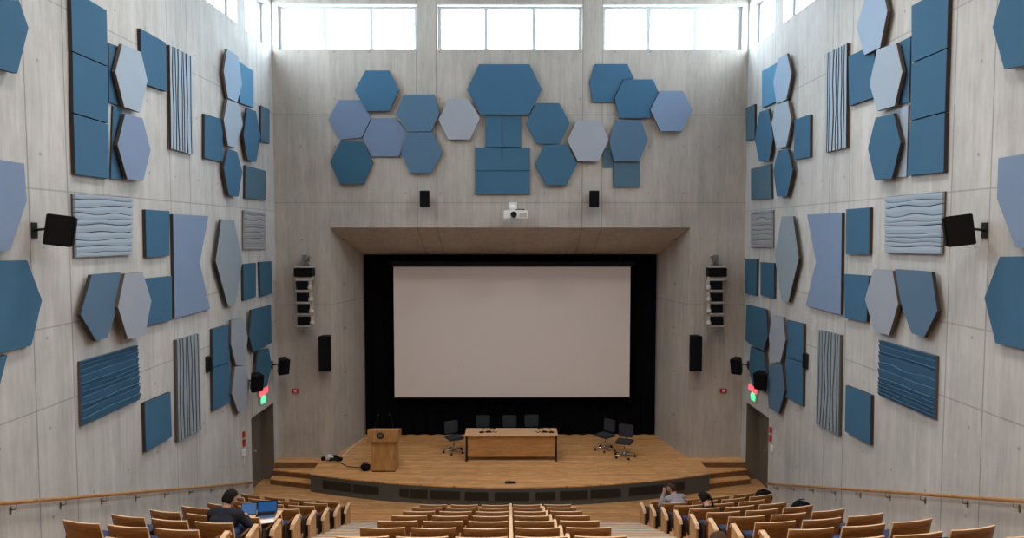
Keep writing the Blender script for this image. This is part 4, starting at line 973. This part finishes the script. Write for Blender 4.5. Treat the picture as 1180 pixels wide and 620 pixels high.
    for v in g['verts']:
        x, y, z = v.co.normalized(); ext = 1.0
        cut = (y > .18 and z < .42 + .2 * (y - .5)) or (z < -.42 and not long_hair) or (y > .0 and z < -.05 and not long_hair) or z < -.93
        if cut: kill.append(v)
        n_ = .010 * noise.noise(Vector((x, y, z)) * 6) + .006 * noise.noise(Vector((x, y, z)) * 17)
        q = Vector((x * (.088 + n_), y * (.106 + n_) , z * (.126 + n_)))
        if z > .2: q.z += .012; 
        if long_hair and z < -.1: q.z *= 1.35; q.x *= 1.05
        v.co = R @ q + hd
    bmesh.ops.delete(bm, geom=kill, context='VERTS')
    if hairstyle == 'bun': ball(bm, hd + R @ Vector((0, -.05, .145)), .048, sub=3)
    if hairstyle == 'ponytail': tube(bm, [hd + R @ Vector((0, -.10, .06)), hd + R @ Vector((0, -.15, .02)), hd + R @ Vector((.01, -.16, -.10)), hd + R @ Vector((0, -.14, -.2))], .032, 10, r1=.012)
    for f in bm.faces: f.smooth = True
    o = obj('hair', bm, hair, t)
    m = o.modifiers.new('thickness', 'SOLIDIFY'); m.thickness = .022; m.offset = -1
    return t
sx_, sy_, sz_ = SIDE_SEATS[(-1, 6, 0)]
person('person in a dark navy sweater seated in the left block, reading, turned from camera', (sx_ - .04, sy_ + .12, sz_), math.radians(-6), 'sweater', 'hair_dark', 'short', lean=.30, slump=.19, look=(math.radians(-38), math.radians(-24)))
sx_, sy_, sz_ = SIDE_SEATS[(1, 1, 0)]
person('person with dark hair in a bun and patterned top, seated near the stage, right block', (sx_ + .20, sy_ + .15, sz_), math.radians(22), 'grey_top', 'hair_brown', 'bun', lean=.35, slump=.2, look=(math.radians(50), math.radians(-12)), arms='face')
sx_, sy_, sz_ = SIDE_SEATS[(1, 3, 0)]
person('person in a black coat bending forward in the right block, hair tied back', (sx_ + .34, sy_ + .10, sz_), math.radians(14), 'coat', 'hair_dark', 'ponytail', legs='coat', lean=.8, slump=.36, look=(math.radians(20), math.radians(-35)))
person('person whose brown-haired head just shows at the bottom edge, sitting in right aisle', (1.80, 5.42, .12 + .1834 * 19 - .02), math.radians(5), 'grey_top', 'hair_brown', 'short', lean=.2, slump=.13, seat=.30)
# laptop, tablet and papers on the writing board beside the reader
sx_, sy_, sz_ = SIDE_SEATS[(-1, 5, 0)]
zb = sz_ + .625
t = thing('writing_board', 'fold-out wooden writing board carrying the laptop beside the reader', 'table', (-3.93, 10.42, zb))
bm = BM(); box(bm, -.42, .34, -.20, .22, -.018, 0, bev=.005); obj('board', bm, 'seat_edge', t)
bm = BM(); tube(bm, [(.15, .0, -.02), (.15, .0, -.24)], .014, 8); tube(bm, [(-.25, .0, -.02), (-.25, .0, -.24)], .014, 8); obj('support', bm, 'metal_dark', t)
t = thing('laptop', 'open laptop showing a bright blue screen, on the writing board', 'laptop', (-3.78, 10.40, zb + .001), math.radians(10))
bm = BM(); box(bm, -.15, .15, -.12, .10, 0, .018, bev=.004); obj('keyboard_base', bm, 'chrome', t)
bm = BM(); box(bm, -.13, .13, -.02, .08, .0185, .020); obj('keys', bm, 'black', t)
RX = Matrix.Translation((0, .10, .018)) @ Matrix.Rotation(math.radians(-22), 4, 'X')
bm = BM(); box(bm, -.15, .15, 0, .008, 0, .175, bev=.003); bmesh.ops.transform(bm, matrix=RX, verts=bm.verts[:]); lid = obj('lid', bm, 'black', t)
bm = BM(); box(bm, -.137, .137, -.003, -.0005, .012, .16); bmesh.ops.transform(bm, matrix=RX, verts=bm.verts[:]); obj('screen', bm, 'lcd', lid)
t = thing('tablet_computer', 'tablet propped up showing a blue picture, left of the laptop', 'tablet', (-4.07, 10.44, zb + .001), math.radians(4))
RX = Matrix.Rotation(math.radians(-24), 4, 'X')
bm = BM(); box(bm, -.12, .12, 0, .010, .002, .18, bev=.003); bmesh.ops.transform(bm, matrix=RX, verts=bm.verts[:]); obj('body', bm, 'black', t)
bm = BM(); box(bm, -.11, .11, -.003, -.0005, .012, .17); bmesh.ops.transform(bm, matrix=RX, verts=bm.verts[:]); obj('screen', bm, 'lcd2', t)
bm = BM(); prism(bm, [(-.05, .02, .001), (.05, .02, .001), (.05, .09, .001), (-.05, .09, .001)], (0, -.0, .01)); obj('stand', bm, 'black', t)
for x, y, r, lab in ((-3.70, 10.12, .3, 'white sheet of paper in front of the laptop'), (-4.22, 10.26, -.4, 'white open booklet in front of the reader')):
    bm = BM(); box(bm, -.10, .10, -.07, .07, 0, .006); o = obj('paper_sheet', bm, 'paper'); o.location = (x, y + (.08 if x > -4 else 0), zb + .0015); o.rotation_euler = (0, 0, r); tag(o, lab, 'paper', 'papers on the writing board')

# bags left on seats in the right block
def soft_bag(label, loc, r, sc, mat='cloth_black'):
    t = thing('bag', label, 'bag', loc)
    bm = BM(); ball(bm, (0, 0, r * sc[2] * .95), r, sc, sub=3)
    for v in bm.verts: v.co += Vector((noise.noise(v.co * 8), noise.noise(v.co * 8 + Vector((3, 1, 0))), noise.noise(v.co * 8 + Vector((0, 4, 0))))) * .035; v.co.z = max(0.0, v.co.z)
    obj('bag_body', bm, mat, t)
    bm = BM(); h = r * sc[2] * 1.9; tube(bm, [(-.06, 0, h * .92), (-.04, 0, h + .03), (.04, 0, h + .03), (.06, 0, h * .92)], .010, 6); obj('bag_handle', bm, 'black', t)
    return t
x_, y_, z_ = SIDE_SEATS[(1, 1, 3)]
soft_bag('plump black bag standing on a seat against the right wall', (x_ + .22, y_ + .28, z_ + .472), .17, (1.2, .8, 1.0))
x_, y_, z_ = SIDE_SEATS[(1, 4, 2)]
soft_bag('dark slouched bag lying on a seat near the right wall', (x_ + .22, y_ + .27, z_ + .472), .15, (1.15, .8, 1.05))
